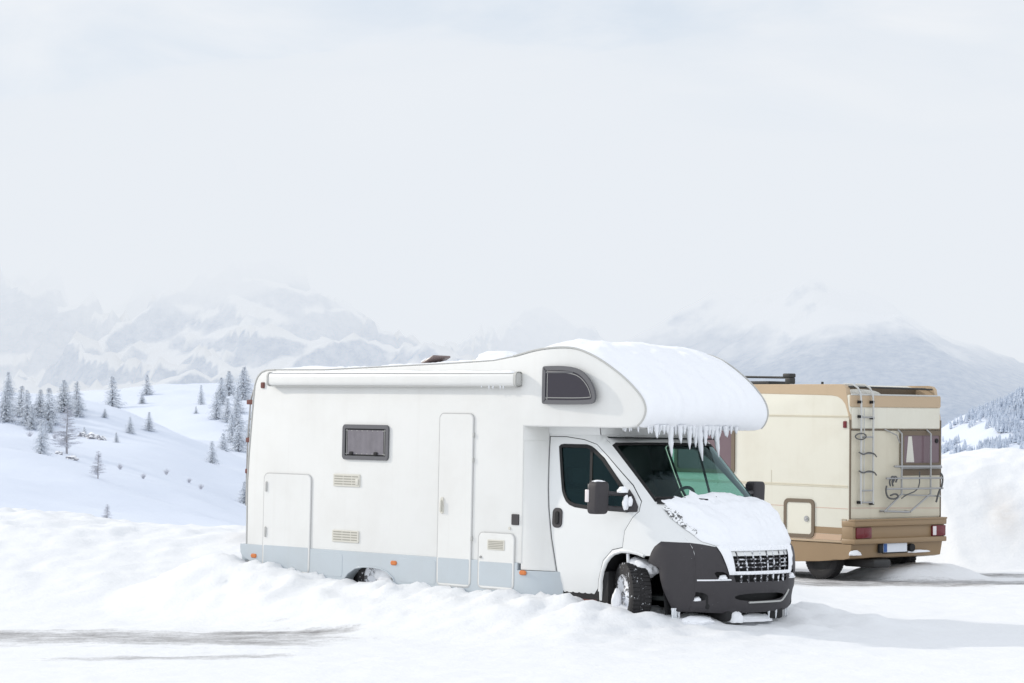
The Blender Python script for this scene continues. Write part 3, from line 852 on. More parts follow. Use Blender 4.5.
WIN = [(-1.153, 1.945), (-1.13, 1.968), (-1.09, 1.975), (-.753, 1.975), (-.68, 1.957), (-.619, 1.927), (-.475, 1.838), (-.169, 1.563), (-.02, 1.425), (.015, 1.36), (.00, 1.30), (-.05, 1.285), (-.616, 1.297), (-.80, 1.312), (-.88, 1.335), (-.935, 1.37), (-.975, 1.42), (-1.004, 1.47), (-1.065, 1.654)]
ARCH = [(-.403, .36), (-.398, .56), (-.37, .67), (-.324, .761), (-.27, .82), (-.211, .86), (-.115, .885), (.002, .887), (.12, .872), (.20, .85)]
def quad(mb, f_):
    P, Fc = f_; mb.add(P, Fc)
zz = [.87, .9, .95, 1.0, 1.06, 1.12, 1.2, 1.3, 1.4, 1.5, 1.6, 1.7, 1.8, 1.9, 1.98, 2.04, 2.075]
for s_ in (-1, 1):
    edge = [(xE(z), z) for z in zz]
    outl = [(-1.38, 2.075), (-1.38, .36), (-1.0, .36)] + [(-.47, .35)] + ARCH + edge
    k = MB()
    quad(k, patch(outl, [inset(DOOR, -.007)], .07, lambda x, z, d: side(x, z, s_), sx=1.0))
    k.build('cab_side', M['cabwhite'], V1, angle=60)
    k = MB(); quad(k, patch(outl, [WIN], .09, lambda x, z, d: side(x, z, s_, -.022)))
    k.build('cab_lining', M['inter'], V1, angle=60)
    k = MB(); quad(k, patch(DOOR, [WIN], .05, lambda x, z, d: side(x, z, s_, .003 - .006 * max(0, 1 - d / .02))))
    dr = k.build('cab_door', M['cabwhite'], V1, angle=60)
    k = MB(); quad(k, patch(inset(WIN, .004), [inset(WIN, .040)], .05, lambda x, z, d: side(x, z, s_, .004)))
    dv = [(-.575, 1.29), (-.540, 1.29), (-.66, 1.94), (-.70, 1.955)]
    quad(k, patch(dv, [], .05, lambda x, z, d: side(x, z, s_, .001)))
    k.build('window_seal', M['dark'], dr, angle=60)
    k = MB(); quad(k, patch(inset(WIN, .012), [], .08, lambda x, z, d: side(x, z, s_, -.006)))
    k.build('window', M['glass'], dr, angle=60)
    k = MB().plate(rr(-1.10, 1.088, -.958, 1.297, .055, 6), 0, -.012, .005, fn=lambda x, y, z: side(x, z, s_, -y + .002))
    hd = k.build('handle', M['black'], dr)
    MB().plate(rr(-1.055, 1.125, -1.0, 1.26, .02, 4), 0, -.012, .006, fn=lambda x, y, z: side(x, z, s_, -y + .014)).build('grip', M['dark'], hd)
    # arch lip and dark wheel housing
    k = MB(); k.tube([side(x, z, s_, -.004) for x, z in ARCH], .022, n=8); k.build('arch_lip', M['cabwhite'], V1)
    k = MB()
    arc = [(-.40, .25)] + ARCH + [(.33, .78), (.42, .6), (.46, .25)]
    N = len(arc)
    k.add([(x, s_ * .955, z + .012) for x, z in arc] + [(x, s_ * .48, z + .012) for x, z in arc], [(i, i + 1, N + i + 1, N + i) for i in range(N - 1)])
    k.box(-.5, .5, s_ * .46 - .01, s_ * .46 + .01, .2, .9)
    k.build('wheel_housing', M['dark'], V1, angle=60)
    # door mirror
    k = MB()
    bm = bmesh.new(); bmesh.ops.create_cube(bm, size=1); bmesh.ops.bevel(bm, geom=bm.edges[:], offset=.22, segments=4, profile=.6, affect='EDGES')
    for v in bm.verts: v.co = Vector((-.20 + v.co.x * .14 + v.co.z * .01, s_ * 1.27 + v.co.y * .20, 1.432 + v.co.z * .335))
    k.bm(bm)
    mr_ = k.build('door_mirror', M['black'], V1, angle=50)
    k = MB()
    tri = [(-.10, 1.285), (.075, 1.292), (.065, 1.345), (-.015, 1.45), (-.085, 1.52), (-.11, 1.43)]
    quad(k, patch(tri, [], .04, lambda x, z, d: side(x, z, s_, .008 + .03 * min(1, d / .03))))
    for z0 in (1.325, 1.475):
        k.tube([side(-.06, z0 - .01, s_, .02), (-.13, s_ * 1.10, z0), (-.18, s_ * 1.21, z0 + .01)], [.028, .022, .026], n=8)
    k.build('mirror_arm', M['black'], mr_, angle=50)
    MB().box(-.290, -.235, s_ * 1.366 - .012, s_ * 1.366 + .012, 1.385, 1.515, .01).build('indicator', M['lens'], mr_)
    MB().box(-.273, -.262, s_ * 1.27 - .08, s_ * 1.27 + .08, 1.30, 1.57, .004).build('mirror_glass', M['alu'], mr_)
    if s_ > 0: continue
    for c_, a_, b_, d_, fl_ in (((-.06, s_ * 1.05, 1.50), .055, .06, .05, True), ((-.03, s_ * 1.03, 1.385), .03, .045, .075, False), ((.02, s_ * 1.02, 1.40), .022, .03, .05, False), ((-.195, s_ * 1.27, 1.592), .06, .08, .022, True)):
        k = MB(); lump(k, c_, a_, b_, d_, 7 * d_ + a_, fl_); k.build('mirror_snow', M['snowv'], mr_)
# bonnet, windscreen surround, roof edge
k = MB()
quad(k, patch([(-yE(z), z) for z in zz if z <= 1.4] + [(yE(z), z) for z in zz[::-1] if z <= 1.4], [], .06, lambda y, z, d: nose(y, z)))
k.build('bonnet', M['cabwhite'], V1, angle=60)
scr = [(-yE(1.4), 1.402), (-.4, 1.38), (0, 1.37), (.4, 1.38), (yE(1.4), 1.402)] + [(yE(z), z) for z in (1.5, 1.6, 1.7, 1.8, 1.9, 1.97)] + [(.77, 2.0), (.4, 2.008), (-.4, 2.008), (-.77, 2.0)] + [(-yE(z), z) for z in (1.97, 1.9, 1.8, 1.7, 1.6, 1.5)]
k = MB(); quad(k, patch(inset(scr, .006), [], .07, lambda y, z, d: nose(y, z, -.004)))
ws = k.build('windscreen', M['wglass'], V1, angle=70)
k = MB(); quad(k, patch(inset(scr, .002), [inset(scr, .030)], .05, lambda y, z, d: nose(y, z, .001)))
k.build('windscreen_seal', M['dark'], ws, angle=70)
hdr = [(-.77, 2.0), (-.4, 2.008), (.4, 2.008), (.77, 2.0), (yE(1.97), 1.97)] + [(yE(z), z) for z in (2.04, 2.075)] + [(-yE(z), z) for z in (2.075, 2.04, 1.97)]
k = MB(); quad(k, patch(hdr, [], .05, lambda y, z, d: nose(y, z)))
vs = []; ys_ = np.linspace(-.80, .80, 17)
for y in ys_: vs += [nose(y, 2.075), Vector((nose(y, 2.075).x - .02, y, 2.16)), Vector((-1.42, y, 2.16))]
k.add(vs, [(i * 3 + j, i * 3 + j + 1, i * 3 + j + 4, i * 3 + j + 3) for i in range(16) for j in range(2)])
for s_ in (-1, 1):
    xs_ = np.linspace(-1.40, xE(2.075), 12)
    vs = [side(x, 2.075, s_) for x in xs_] + [Vector((x, (abs(side(x, 2.075, s_).y) + .015) * s_, 2.16)) for x in xs_]
    k.add(vs, [(i, i + 1, 13 + i, 12 + i) for i in range(11)])
k.build('cab_roof', M['cabwhite'], V1, angle=50)
for y0, a in ((-.25, 35), (.45, 30)):
    p0 = nose(y0, 1.40, .03); p1 = nose(y0 - .55, 1.425, .03)
    MB().tube([p0, p0 * .5 + p1 * .5 + Vector((0, 0, .01)), p1], .012, n=6).build('wiper', M['dark'], V1)
k = MB(); quad(k, patch([(-yE(1.4), 1.375), (-.55, 1.36), (-.55, 1.43), (-.78, 1.445)], [], .05, lambda y, z, d: nose(y, z, .012)))
k.build('scuttle', M['dark'], V1)
# bumper
GR = [(-.575, .952), (.575, .952), (.485, .690), (-.485, .690)]
SLOT = [(-.435, .675), (.435, .675), (.405, .605), (-.405, .605)]
INT = smooth([(-.42, .485), (.42, .485), (.36, .405), (-.36, .405)], 2)
FOG = smooth([(-.86, .505), (-.70, .50), (-.66, .42), (-.86, .405)], 2)
SLIT = smooth([(-.655, .715), (-.52, .705), (-.475, .64), (-.60, .635)], 1)
mir = lambda p: [(-a, b_) for a, b_ in p[::-1]]
YB = .80
FOGc = [(max(a, -.785), b_) for a, b_ in FOG]
top = [(YB, 1.0), (.70, .985), (.60, .962)]
k = MB()
front = [(-YB, .30), (-.5, .285), (0, .28), (.5, .285), (YB, .30)] + top + [(-a, b_) for a, b_ in top[::-1]]
quad(k, patch(front, [GR, SLOT, INT, FOGc, mir(FOGc), SLIT, mir(SLIT)], .045, lambda y, z, d: nose(y, z, .012 - .012 * max(0, 1 - d / .02))))
for s_ in (-1, 1):
    sp = [(.395, 1.005), (.33, .95), (.294, .893), (.258, .80), (.30, .765), (.387, .735), (.405, .62), (.429, .522), (.504, .337), (.515, .295)] + [(_nose(YB, z).x, z) for z in np.linspace(.30, 1.0, 12)]
    quad(k, patch(sp, [], .045, lambda x, z, d: side(x, z, s_, .012 - .012 * max(0, 1 - d / .02))))
bp = k.build('bumper', M['black'], V1, angle=50)
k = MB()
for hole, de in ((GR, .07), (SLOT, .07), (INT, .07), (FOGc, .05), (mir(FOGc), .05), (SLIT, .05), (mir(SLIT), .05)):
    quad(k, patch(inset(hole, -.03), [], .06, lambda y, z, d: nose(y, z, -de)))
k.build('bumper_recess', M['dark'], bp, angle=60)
GI = [(-.455, .915), (.455, .915), (.425, .715), (-.425, .715)]
k = MB(); quad(k, patch(inset(GR, -.01), [GI], .035, lambda y, z, d: nose(y, z, .014 + .02 * min(1, d / .02))))
k.build('grille_frame', M['snowv'], V1, angle=50)
k = MB()
for z in (.755, .795, .835, .875):
    k.tube([nose(y, z, -.012) for y in np.linspace(-.45, .45, 19)], .0075, n=6)
for y in np.linspace(-.37, .37, 8):
    k.tube([nose(y * (1 + (z - .71) * .25), z, 0) for z in (.71, .78, .85, .92)], .009, n=6)
for y in np.linspace(-.34, .34, 8): k.tube([nose(y, z, 0) for z in (.60, .64, .68)], .012, n=6)
k.build('grille', M['blackf'], V1, angle=60)
for s_ in (-1, 1):
    for yy_, zz_, of_, sz_ in ((.76, .415, -.03, .05), (.55, .645, -.01, .055)):
        k = MB(); lump(k, nose(s_ * yy_, zz_, of_), .04, sz_, .033, 3 * s_ + yy_); k.build('bumper_snow', M['snowv'], bp)
    k = MB(); k.tube([nose(s_ * y, .628 - .02 * (y - .6), .012) for y in np.linspace(.47, .785, 9)], .008, n=6)
    k.build('bumper_crease', M['snowv'], bp)
k = MB(); k.tube([nose(y, .395 + .10 * max(0, (abs(y) - .34) / .12) ** 1.5, .014) for y in np.linspace(-.2, .47, 20)], .010, n=6); k.build('intake_lip', M['trim'], bp)
k = MB()
for y in (-.35, .35): k.box(.55, .86, y - .12, y + .12, .20, .34, .03)
k.box(.2, .8, -.7, .7, .32, .62, .04); k.box(-.9, .35, -.44, .44, .25, 1.0, .03)
k.build('underbody', M['dark'], V1)
k = MB(); lump(k, (.83, -.30, .215), .10, .09, .10, 2.0); lump(k, (.80, .05, .20), .08, .3, .06, 6.0); lump(k, (.70, -.72, .20), .16, .2, .06, 9.0)
k.build('underbody_snow', M['snowv'], V1)
MB().box(-.96, -.46, -.985, -.93, .315, .362, .008).build('sill', M['rust'], V1)
# snow lying on the bonnet
HS = [(-.79, 1.415), (-.74, 1.34), (-.70, 1.26), (-.74, 1.19), (-.66, 1.12), (-.72, 1.06), (-.69, 1.01), (-.62, .985), (-.55, .955), (0, .945), (.55, .95), (.74, .97), (.80, 1.03), (.81, 1.2), (.815, 1.40), (.72, 1.435), (.55, 1.445), (.42, 1.44), (.30, 1.46), (.15, 1.49), (-.05, 1.50), (-.18, 1.48), (-.30, 1.47), (-.36, 1.52), (-.42, 1.47), (-.55, 1.44), (-.60, 1.46), (-.66, 1.43)]
def hsn(y, z, d):
    n_ = 1 + .5 * fbm(y * 2.6, z * 2.6, 7.7, 4) + .18 * fbm(y * 11, z * 11, 1.2, 3)
    return nose(y, z, .004 + (.085 * min(1, math.sqrt(d / .16)) * n_ + .012 * fbm(y * 22, z * 22, 3, 2) * min(1, d / .05)) * (1.0 if z < 1.36 else .85))
k = MB(); quad(k, patch(HS, [], .026, hsn))
k.build('bonnet_snow', M['snowv'], V1, angle=80)
t = NT('dirty_ice'); nq = t.noise(34, 5, .75); nq2 = t.noise(9, 3, .6)
mq = t.math('GREATER_THAN', t.math('ADD', nq, t.math('MULTIPLY', nq2, .6)), .86)
t.bsdf(t.mix(mq, (.84, .85, .86), (.10, .10, .10)), .6); M['dirty'] = t.m
k = MB(); quad(k, patch([(-.80, 1.34), (-.72, 1.36), (-.64, 1.27), (-.66, 1.16), (-.63, 1.05), (-.70, 1.04), (-.76, 1.14), (-.80, 1.24)], [], .035, lambda y, z, d: nose(y, z, .006 + .012 * min(1, d / .02))))
k.build('bonnet_ice', M['dirty'], V1, angle=60)
# snow and ice over the front of the overcab bunk
def arc_pts(poly, n):
    d_ = [0]
    for a, b_ in zip(poly, poly[1:]): d_.append(d_[-1] + math.hypot(b_[0] - a[0], b_[1] - a[1]))
    s_ = np.linspace(0, d_[-1], n); return [(interp(q_, d_, [p[0] for p in poly]), interp(q_, d_, [p[1] for p in poly])) for q_ in s_]
prof = arc_pts([p for p in ALC if p[0] > -1.05 or p[1] < 2.9] , 70)
vs = []; NT_ = 64
for i, (x, z) in enumerate(prof):
    a, c = prof[max(i - 1, 0)], prof[min(i + 1, len(prof) - 1)]
    tx, tz = c[0] - a[0], c[1] - a[1]; L = math.hypot(tx, tz); nx_, nz_ = -tz / L, tx / L
    if nx_ * 1 + nz_ * 1 < 0 and z > 2.3: nx_, nz_ = -nx_, -nz_
    if z <= 2.3 and nx_ < 0: nx_, nz_ = -nx_, -nz_
    s_ = i / (len(prof) - 1)
    for j in range(NT_ + 1):
        t_ = -1 + 2 * j / NT_
        y = t_ * (hw(x) - .022)
        e_ = max(0, 1 - abs(t_) ** 7)
        bulge = .035 * max(0, 1 - abs(t_) ** 2.2) * min(1, s_ * 3)
        th = (.034 + (.026 + .03 * (1 - s_)) * fbm(x * 1.9, y * 1.9, 2.2, 4) + .016 * fbm(x * 6, y * 6, 4.2, 3) + .016 * s_ * fbm(y * 9, z * 1.2, 6.1, 3) + .012 * min(1, max(0, (.55 - s_) * 4))) * math.sqrt(e_)
        th *= min(1, s_ * 10 + .05)
        low = max(0, (s_ - .86) / .14)
        o_ = (bulge + th) * (1 - .8 * low)
        drip = -.012 * low * (.6 + 1.1 * abs(fbm(y * 7, 0, 5, 3))) * math.sqrt(e_)
        vs.append((x + nx_ * o_, y, z + nz_ * o_ + drip))
k = MB().add(vs, [(i * (NT_ + 1) + j, i * (NT_ + 1) + j + 1, (i + 1) * (NT_ + 1) + j + 1, (i + 1) * (NT_ + 1) + j) for i in range(len(prof) - 1) for j in range(NT_)])
k.build('bunk_snow', M['snowv'], V1, angle=80)
# icicles
def icicle(p, L, r, lean=(0, 0)):
    n_ = 7; pts = []; rs = []
    for i in range(n_ + 1):
        t_ = i / n_
        pts.append((p[0] + lean[0] * L * t_ ** 1.5, p[1] + lean[1] * L * t_ ** 1.5, p[2] + .03 - (L + .03) * t_)); rs.append(max(.0025, r * (1 - .55 * t_ - .40 * t_ ** 4) * (1 + .16 * math.sin(t_ * 17 + p[1] * 40)) + .003))
    MB().tube(pts, rs, n=8).build('icicle', M['ice'], V1, angle=80)
big = [(-.78, .11), (-.68, .05), (-.62, .06), (-.52, .30), (-.43, .16), (-.36, .07), (-.25, .22), (-.19, .10), (-.12, .20), (-.075, .34), (-.01, .18), (.05, .08), (.18, .16), (.22, .30), (.26, .09), (.30, .08), (.37, .09), (.11, .11), (.15, .09), (.50, .05)]
rg = random.Random(5)
for y, L in big: icicle((.14 + rg.uniform(-.03, .03), y, 2.165), L, .022 + .045 * L, (-.03, rg.uniform(.06, .24)))
for i in range(22):
    y = rg.uniform(-.92, .42); icicle((.13 + rg.uniform(-.05, .04), y, 2.165), rg.uniform(.02, .075), rg.uniform(.010, .018), (0, rg.uniform(-.05, .1)))
for i in range(7): icicle((rg.uniform(-.25, .12), -.955 + rg.uniform(-.01, .01), 2.165), rg.uniform(.02, .06), .010)
for y in (-.93, -.90, -.87, -.84): icicle((.53 + rg.uniform(-.02, .02), y, .305), rg.uniform(.08, .13), .014)
for i in range(5): icicle((-2.0 + i * .09 + rg.uniform(-.04, .04), -1.20, 2.574), rg.uniform(.01, .035), .008)
for y in (.2, .34, .47, .6, .72): icicle((nose(y, .3).x - .01, y, .295), rg.uniform(.05, .11), .012)
# wheels
def wheel(parent, c, r, wd, steer, snowy=True, name='wheel'):
    M_ = Matrix.Translation(c) @ Matrix.Rotation(steer, 4, 'Z')
    def tr(mb):
        mb.v = [tuple(M_ @ Vector(p)) for p in mb.v]; return mb
    h = wd / 2
    k = MB().lathe([(r * .62, -h * .9), (r * .80, -h), (r * .93, -h * .97), (r * .985, -h * .85), (r, -h * .6), (r, h * .6), (r * .985, h * .85), (r * .93, h * .97), (r * .8, h), (r * .62, h * .9)], (0, 0, 0), 40)
    for q_ in range(48):
        a = 2 * PI * q_ / 48
        for y0, y1, da in ((-h * .86, -h * .2, .03), (h * .2, h * .86, -.03), (-h * .12, h * .12, .06)):
            k.box(-.016, .016, y0, y1, -.006, .005, M=Matrix.Rotation(a + da, 4, 'Y') @ Matrix.Translation((0, 0, r)))
    w_ = tr(k).build(name, M['rubber'] if snowy else M['rubberd'], parent, angle=40)
    for sg in (-1, 1):
        k = MB().lathe([(.02, sg * h * .72), (r * .22, sg * h * .72), (r * .28, sg * h * .55), (r * .5, sg * h * .60), (r * .58, sg * h * .80), (r * .64, sg * h * .93), (r * .66, sg * h * .80)], (0, 0, 0), 32)
        for q_ in range(5):
            a = 2 * PI * q_ / 5
            k.tube([(r * .14 * math.cos(a), sg * h * .70, r * .14 * math.sin(a)), (r * .14 * math.cos(a), sg * h * .82, r * .14 * math.sin(a))], .011, n=8)
        tr(k).build('rim', M['rim'] if snowy else M['steel'], w_, angle=40)  # camper rims take black steel: the shadow on the hub is in the colour
    return w_
for s_ in (-1, 1):
    wheel(V1, (-.04, s_ * .90 + .0, .43), .335, .225, R(-30))
    wheel(V1, (-3.78, s_ * .93, .40), .335, .215, 0)
k = MB(); lump(k, (-.16, -1.0, .36), .05, .06, .13, 8.5, False); k.build('wheel_snow', M['snowv'], V1)
k = MB(); lump(k, (.02, -.88, .745), .15, .10, .08, 1.5); lump(k, (.13, -.84, .70), .11, .09, .08, 4.5, False)
k.tube([(-.05, -.965, .86), (-.04, -.96, .70), (-.07, -.95, .60)], .016, n=8)
k.build('wheel_snow', M['snowv'], V1)
k = MB(); lump(k, (-3.66, -1.03, .45), .15, .03, .10, 4.1, False); k.build('wheel_snow', M['snowv'], V1)
for s_ in (-1, 1):
    k = MB(); k.box(-4.28, -3.28, s_ * .72 - .01, s_ * .72 + .01, .2, .6)
    k.build('wheel_housing', M['dark'], V1, smooth=False)
# cab interior
k = MB(); k.box(-1.40, -1.37, -1.0, 1.0, .4, 2.06); k.box(-1.4, -.3, -.78, .78, 2.045, 2.06); k.box(-1.4, .4, -.9, .9, .40, .44)
k.build('cab_bulkhead', M['inter'], V1, smooth=False)
k = MB(); k.box(-.42, .16, -.80, .80, .95, 1.31, .06, 3); k.box(-.46, -.12, .18, .58, 1.26, 1.39, .05, 3); k.box(-.42, -.2, -.18, .14, .8, 1.33, .05, 3)
k.build('dashboard', M['dash'], V1)
for y in (-.42, .40):
    k = MB(); k.box(-1.16, -.66, y - .25, y + .25, .72, .90, .06, 3)
    Mx = Matrix.Translation((-1.14, y, .88)) @ Matrix.Rotation(R(-12), 4, 'Y')
    k.box(-.07, .07, -.245, .245, 0, .62, .06, 3, M=Mx); k.box(-.05, .05, -.13, .13, .66, .86, .04, 3, M=Mx)
    k.build('cab_seat', M['seat'], V1)
k = MB(); Ms = Matrix.Translation((-.52, .40, 1.36)) @ Matrix.Rotation(R(-62), 4, 'Y')
k.tube([Ms @ Vector((.19 * math.cos(a), .19 * math.sin(a), 0)) for a in np.linspace(0, 2 * PI, 40, endpoint=False)], .017, closed=True, n=8)
for a in (0, 120, 240): k.tube([Ms @ Vector((0, 0, -.03)), Ms @ Vector((.19 * math.cos(R(a + 180)), .19 * math.sin(R(a + 180)), 0))], .018, n=8)
k.tube([Ms @ Vector((0, 0, -.04)), Ms @ Vector((0, 0, -.35))], .035, n=10)
k.build('steering_wheel', M['dark'], V1)

# ================================================================== the cream camper behind
V2 = empty('camper', M2)
tag(V2, 'cream and tan camper with a rear ladder and bicycle rack parked behind', 'camper')
Y0 = -.052; H2 = 1.059; YL = Y0 + H2; YR = Y0 - H2
OUT2 = [(0.0, .90), (0.0, 2.40), (.004, 2.83), (.46, 2.835), (.46, 2.95), (.60, 2.985), (3.9, 2.985), (4.6, 2.95), (5.25, 2.62), (5.32, 2.40), (5.2, 2.22), (4.2, 2.02), (4.2, .58), (.02, .58)]
b = MB(); loft_body(b, OUT2, H2, .02, y0=Y0); b.build('body', M['cream'], V2, angle=28)
# tan roof edge and rear corners on each side
TB = [(4.6, 2.962), (4.6, 2.86), (1.77, 2.838), (.377, 2.814), (.25, 2.795), (.162, 2.749), (.10, 2.68), (.062, 2.587), (.03, 2.50), (.012, 2.30), (-.006, 2.30), (-.006, 2.50), (.02, 2.62), (.05, 2.80), (.075, 2.93), (.12, 2.975), (.2, 2.99), (3.9, 2.992)]
for s_, yy in ((1, YL), (-1, YR)):
    k = MB().plate(densify(TB, .25), yy - s_ * .075, yy + s_ * .007, .012)
    k.build('roof_edge', M['tanl'], V2, angle=40)
# side trim: ribs, stripes, marker, hatch, skirt
SIDES = ((1, YL), (-1, YR))
for s_, yy in SIDES:
    k = MB()
    for z in (2.503, 1.448, 2.487, 1.425): k.tube([(.03, yy, z), (4.15, yy, z + .02)], .009, n=6)
    k.tube([(1.616, yy, 1.46), (1.616, yy, 1.655)], .006, n=6)
    k.build('moulding', M['creamd'], V2)
    k = MB().plate(densify([(.03, 1.098), (4.15, 1.13), (4.15, 1.138), (.03, 1.106)], .5), yy - s_ * .01, yy + s_ * .003); k.build('pinstripe', M['pin'], V2, smooth=False)
    k = MB().plate([(.135, .812), (4.15, .84), (4.15, .735), (.15, .712)], yy - s_ * .01, yy + s_ * .004); k.build('stripe', M['tan'], V2, smooth=False)
    k = MB().plate([(.15, .708), (4.15, .730), (4.15, .64), (.16, .618)], yy - s_ * .01, yy + s_ * .006); k.build('stripe', M['tanw'], V2, smooth=False)
    k = MB().box(.11, 4.2, min(yy, yy + s_ * .02), max(yy, yy + s_ * .02), .585, .615, .005); k.build('stripe', M['tanl'], V2)
    k = MB().plate(densify([(.10, .578), (4.2, .578), (4.2, .27), (1.1, .26), (.62, .285), (.10, .335)], .3), yy - s_ * .05, yy - s_ * .002, .006)
    k.build('skirt', M['tan'], V2)
    MB().box(.062, .122, yy - .005 if s_ > 0 else yy - .025, yy + .025 if s_ > 0 else yy + .005, 2.325, 2.43, .008).build('marker_lamp', M['red'], V2)
    f = MB().ring(rr(2.40, 1.58, 3.75, 2.33, .06), rr(2.47, 1.64, 3.68, 2.27, .05), yy - s_ * .005, yy + s_ * .022).build('window', M['brownframe'], V2)
    MB().plate(rr(2.46, 1.63, 3.69, 2.28, .05), yy - s_ * .002, yy + s_ * .010, .003).build('pane', M['pblind'], f)
# service hatch on the near side
f = MB().ring(rr(.70, .636, 1.333, 1.228, .09), rr(.757, .69, 1.277, 1.172, .05), YL - .002, YL + .022).build('service_hatch', M['brownframe'], V2)
MB().plate(rr(.75, .683, 1.284, 1.179, .055), YL, YL + .011, .003).build('hatch_door', M['cream'], f)
k = MB(); k.cyl((.86, YL + .010, .925), (.86, YL + .026, .925), .045, 20); k.box(.835, .885, YL + .024, YL + .034, .915, .935, .003)
k.build('lock', M['alu'], f)
# rear wall
def rplate(poly, x_in, x_out, b_=0.0):
    """polygon in (y,z) standing on the rear wall; x_out < x_in"""
    k_ = MB().plate(poly, x_in, x_out, b_, fn=lambda a, yv, z: (yv, a, z)); return k_
rplate(rr(YR + .03, 2.315, YL - .03, 2.635, .03, 3), .0, -.016, .008).build('rear_panel', M['cream'], V2)
rplate(rr(YR + .02, .955, YL - .02, 2.285, .015, 3), .0, -.010, .004).build('rear_panel', M['creamd'], V2)
k = rplate(rr(YR + .004, 2.645, YL - .004, 2.828, .025, 4), .012, -.012, .008); k.build('rear_roof_lip', M['tanl'], V2)
k = MB(); k.tube([(-.012, YR + .02, 2.302), (-.012, YL - .02, 2.302)], .012, n=6)
for yy in (YL - .006, YR + .006): k.tube([(-.004, yy, .94), (-.004, yy, 2.45)], .016, n=6)
k.build('rear_seal', M['brownframe'], V2)
k = MB(); k.tube([(-.008, YR + .10, 2.83), (-.008, YL - .02, 2.832)], .013, n=8); k.build('gutter', M['whitebar'], V2)
k = MB(); k.box(.03, .45, YR + .08, YL - .08, 2.835, 2.842); k.box(.44, .452, YR + .08, YL - .08, 2.84, 2.95)
k.build('luggage_recess', M['brownframe'], V2, smooth=False)
k = MB(); k.tube([(.07, YR + .12, 2.93), (.07, YL - .06, 2.952)], .014, n=8); k.tube([(.24, YR + .08, 2.94), (.24, YL - .06, 2.955)], .014, n=8); k.build('roof_rail', M['steel'], V2)
k = MB(); bm = bmesh.new(); bmesh.ops.create_uvsphere(bm, u_segments=24, v_segments=12, radius=1)
for v in bm.verts: v.co = Vector((.26 + v.co.x * .16, .50 + v.co.y * .47, 2.835 + max(v.co.z, 0) * .085))
k.bm(bm); k.build('roof_dome', M['vent'], V2)
f = MB().add([], []); f.ring(rr(-1.098, 1.75, -.124, 2.285, .03), rr(-1.06, 1.79, -.215, 2.215, .03), -.006, -.030, fn=lambda a, yv, z: (yv, a, z))
f = f.build('rear_window', M['brownframe'], V2)
rplate(rr(-1.065, 1.785, -.21, 2.22, .03), -.008, -.020, .003).build('pane', M['pblind'], f)
rplate([(-.46, 1.80), (-.27, 1.80), (-.32, 2.2), (-.40, 2.2)], -.019, -.0225).build('curtain', M['vent'], f)
MB().cyl((-.02, -.99, 2.13), (-.035, -.99, 2.13), .035, 14).build('latch', M['dark'], f)
rplate(rr(-1.10, 1.595, -.17, 1.69, .01), -.006, -.022, .004).build('lower_vent', M['brownframe'], V2)
k = MB().box(-.05, -.008, -1.10, -.15, 1.695, 1.755, .018, 3); k.build('rack_bar', M['alu'], V2)
def sm3(P, it=2):
    P = [Vector(p) for p in P]
    for _ in range(it):
        o_ = [P[0]]
        for a, b_ in zip(P, P[1:]): o_ += [a.lerp(b_, .25), a.lerp(b_, .75)]
        P = o_ + [P[-1]]
    return P
# rear ladder
k = MB()
for y in (.836, .56): k.tube([(-.075, y, 1.17), (-.075, y, 2.70), (-.06, y, 2.85), (.0, y, 2.94), (.10, y, 2.985), (.28, y, 2.99)], .016, n=8)
k.tube([(-.075, .765, 1.2), (-.075, .765, 2.62)], .008, n=6)
k = k.build('ladder', M['whitebar'], V2)
for z in (2.49, 2.19, 1.94, 1.66, 1.38, 1.20): MB().tube([(-.075, .56, z), (-.075, .836, z)], .013, n=8).build('rung', M['alu'], k)
for y, z in ((.836, 2.50), (.56, 2.48), (.836, 1.2), (.56, 1.18), (.836, 2.72), (.56, 2.72)): MB().box(-.085, -.005, y - .022, y + .022, z - .022, z + .022, .006).build('bracket', M['dark'], k)
for z in (1.94, 1.66): MB().tube(sm3([(-.09, .90, z + .02), (-.10, .80, z - .02), (-.09, .70, z + .02), (-.10, .56, z), (-.09, .50, z - .05)]), .011, n=6).build('strap', M['strap'], k)
MB().tube(sm3([(-.08, .98, 2.20), (-.10, .95, 2.24), (-.11, .82, 2.25), (-.11, .74, 2.20), (-.10, .82, 2.15), (-.09, .95, 2.16), (-.08, .98, 2.20)]), .010, n=6).build('strap', M['strap'], k)
# bicycle rack
k = MB()
for z in (1.56, 1.40): k.tube([(-.13, .32, z), (-.13, -1.02, z - .005)], .015, n=8)
for y in (-.075, -.76): k.tube([(-.02, y, 2.30), (-.10, y, 2.24), (-.10, y, 2.14), (-.10, y, 1.75), (-.10, y, 1.60), (-.10, y, 1.30)], .015, n=8)
k.tube([(-.02, .33, 1.06), (-.10, .30, 1.06), (-.13, -.22, 1.04), (-.02, -.25, 1.05)], .016, n=8)
k.tube([(-.10, -.08, 1.32), (-.10, .33, 1.05)], .015, n=8); k.tube([(-.10, -.74, 1.30), (-.12, -.25, 1.04)], .015, n=8)
k.tube([(-.02, .24, 2.31), (-.08, .02, 2.22), (-.08, -.05, 2.1)], .010, n=6)
k.tube([(-.10, .1, 1.74), (-.10, -1.02, 1.725)], .017, n=8); k.tube([(-.10, -.05, 1.31), (-.10, -1.0, 1.27)], .012, n=6)
k = k.build('bike_rack', M['alu'], V2)
for y in (.22, .16): MB().tube(sm3([(-.13, y, 1.44), (-.13, y + .03, 1.52), (-.13, y - .04, 1.60), (-.13, y - .10, 1.56), (-.13, y - .06, 1.50)]), .014, n=6).build('strap', M['strap'], k)
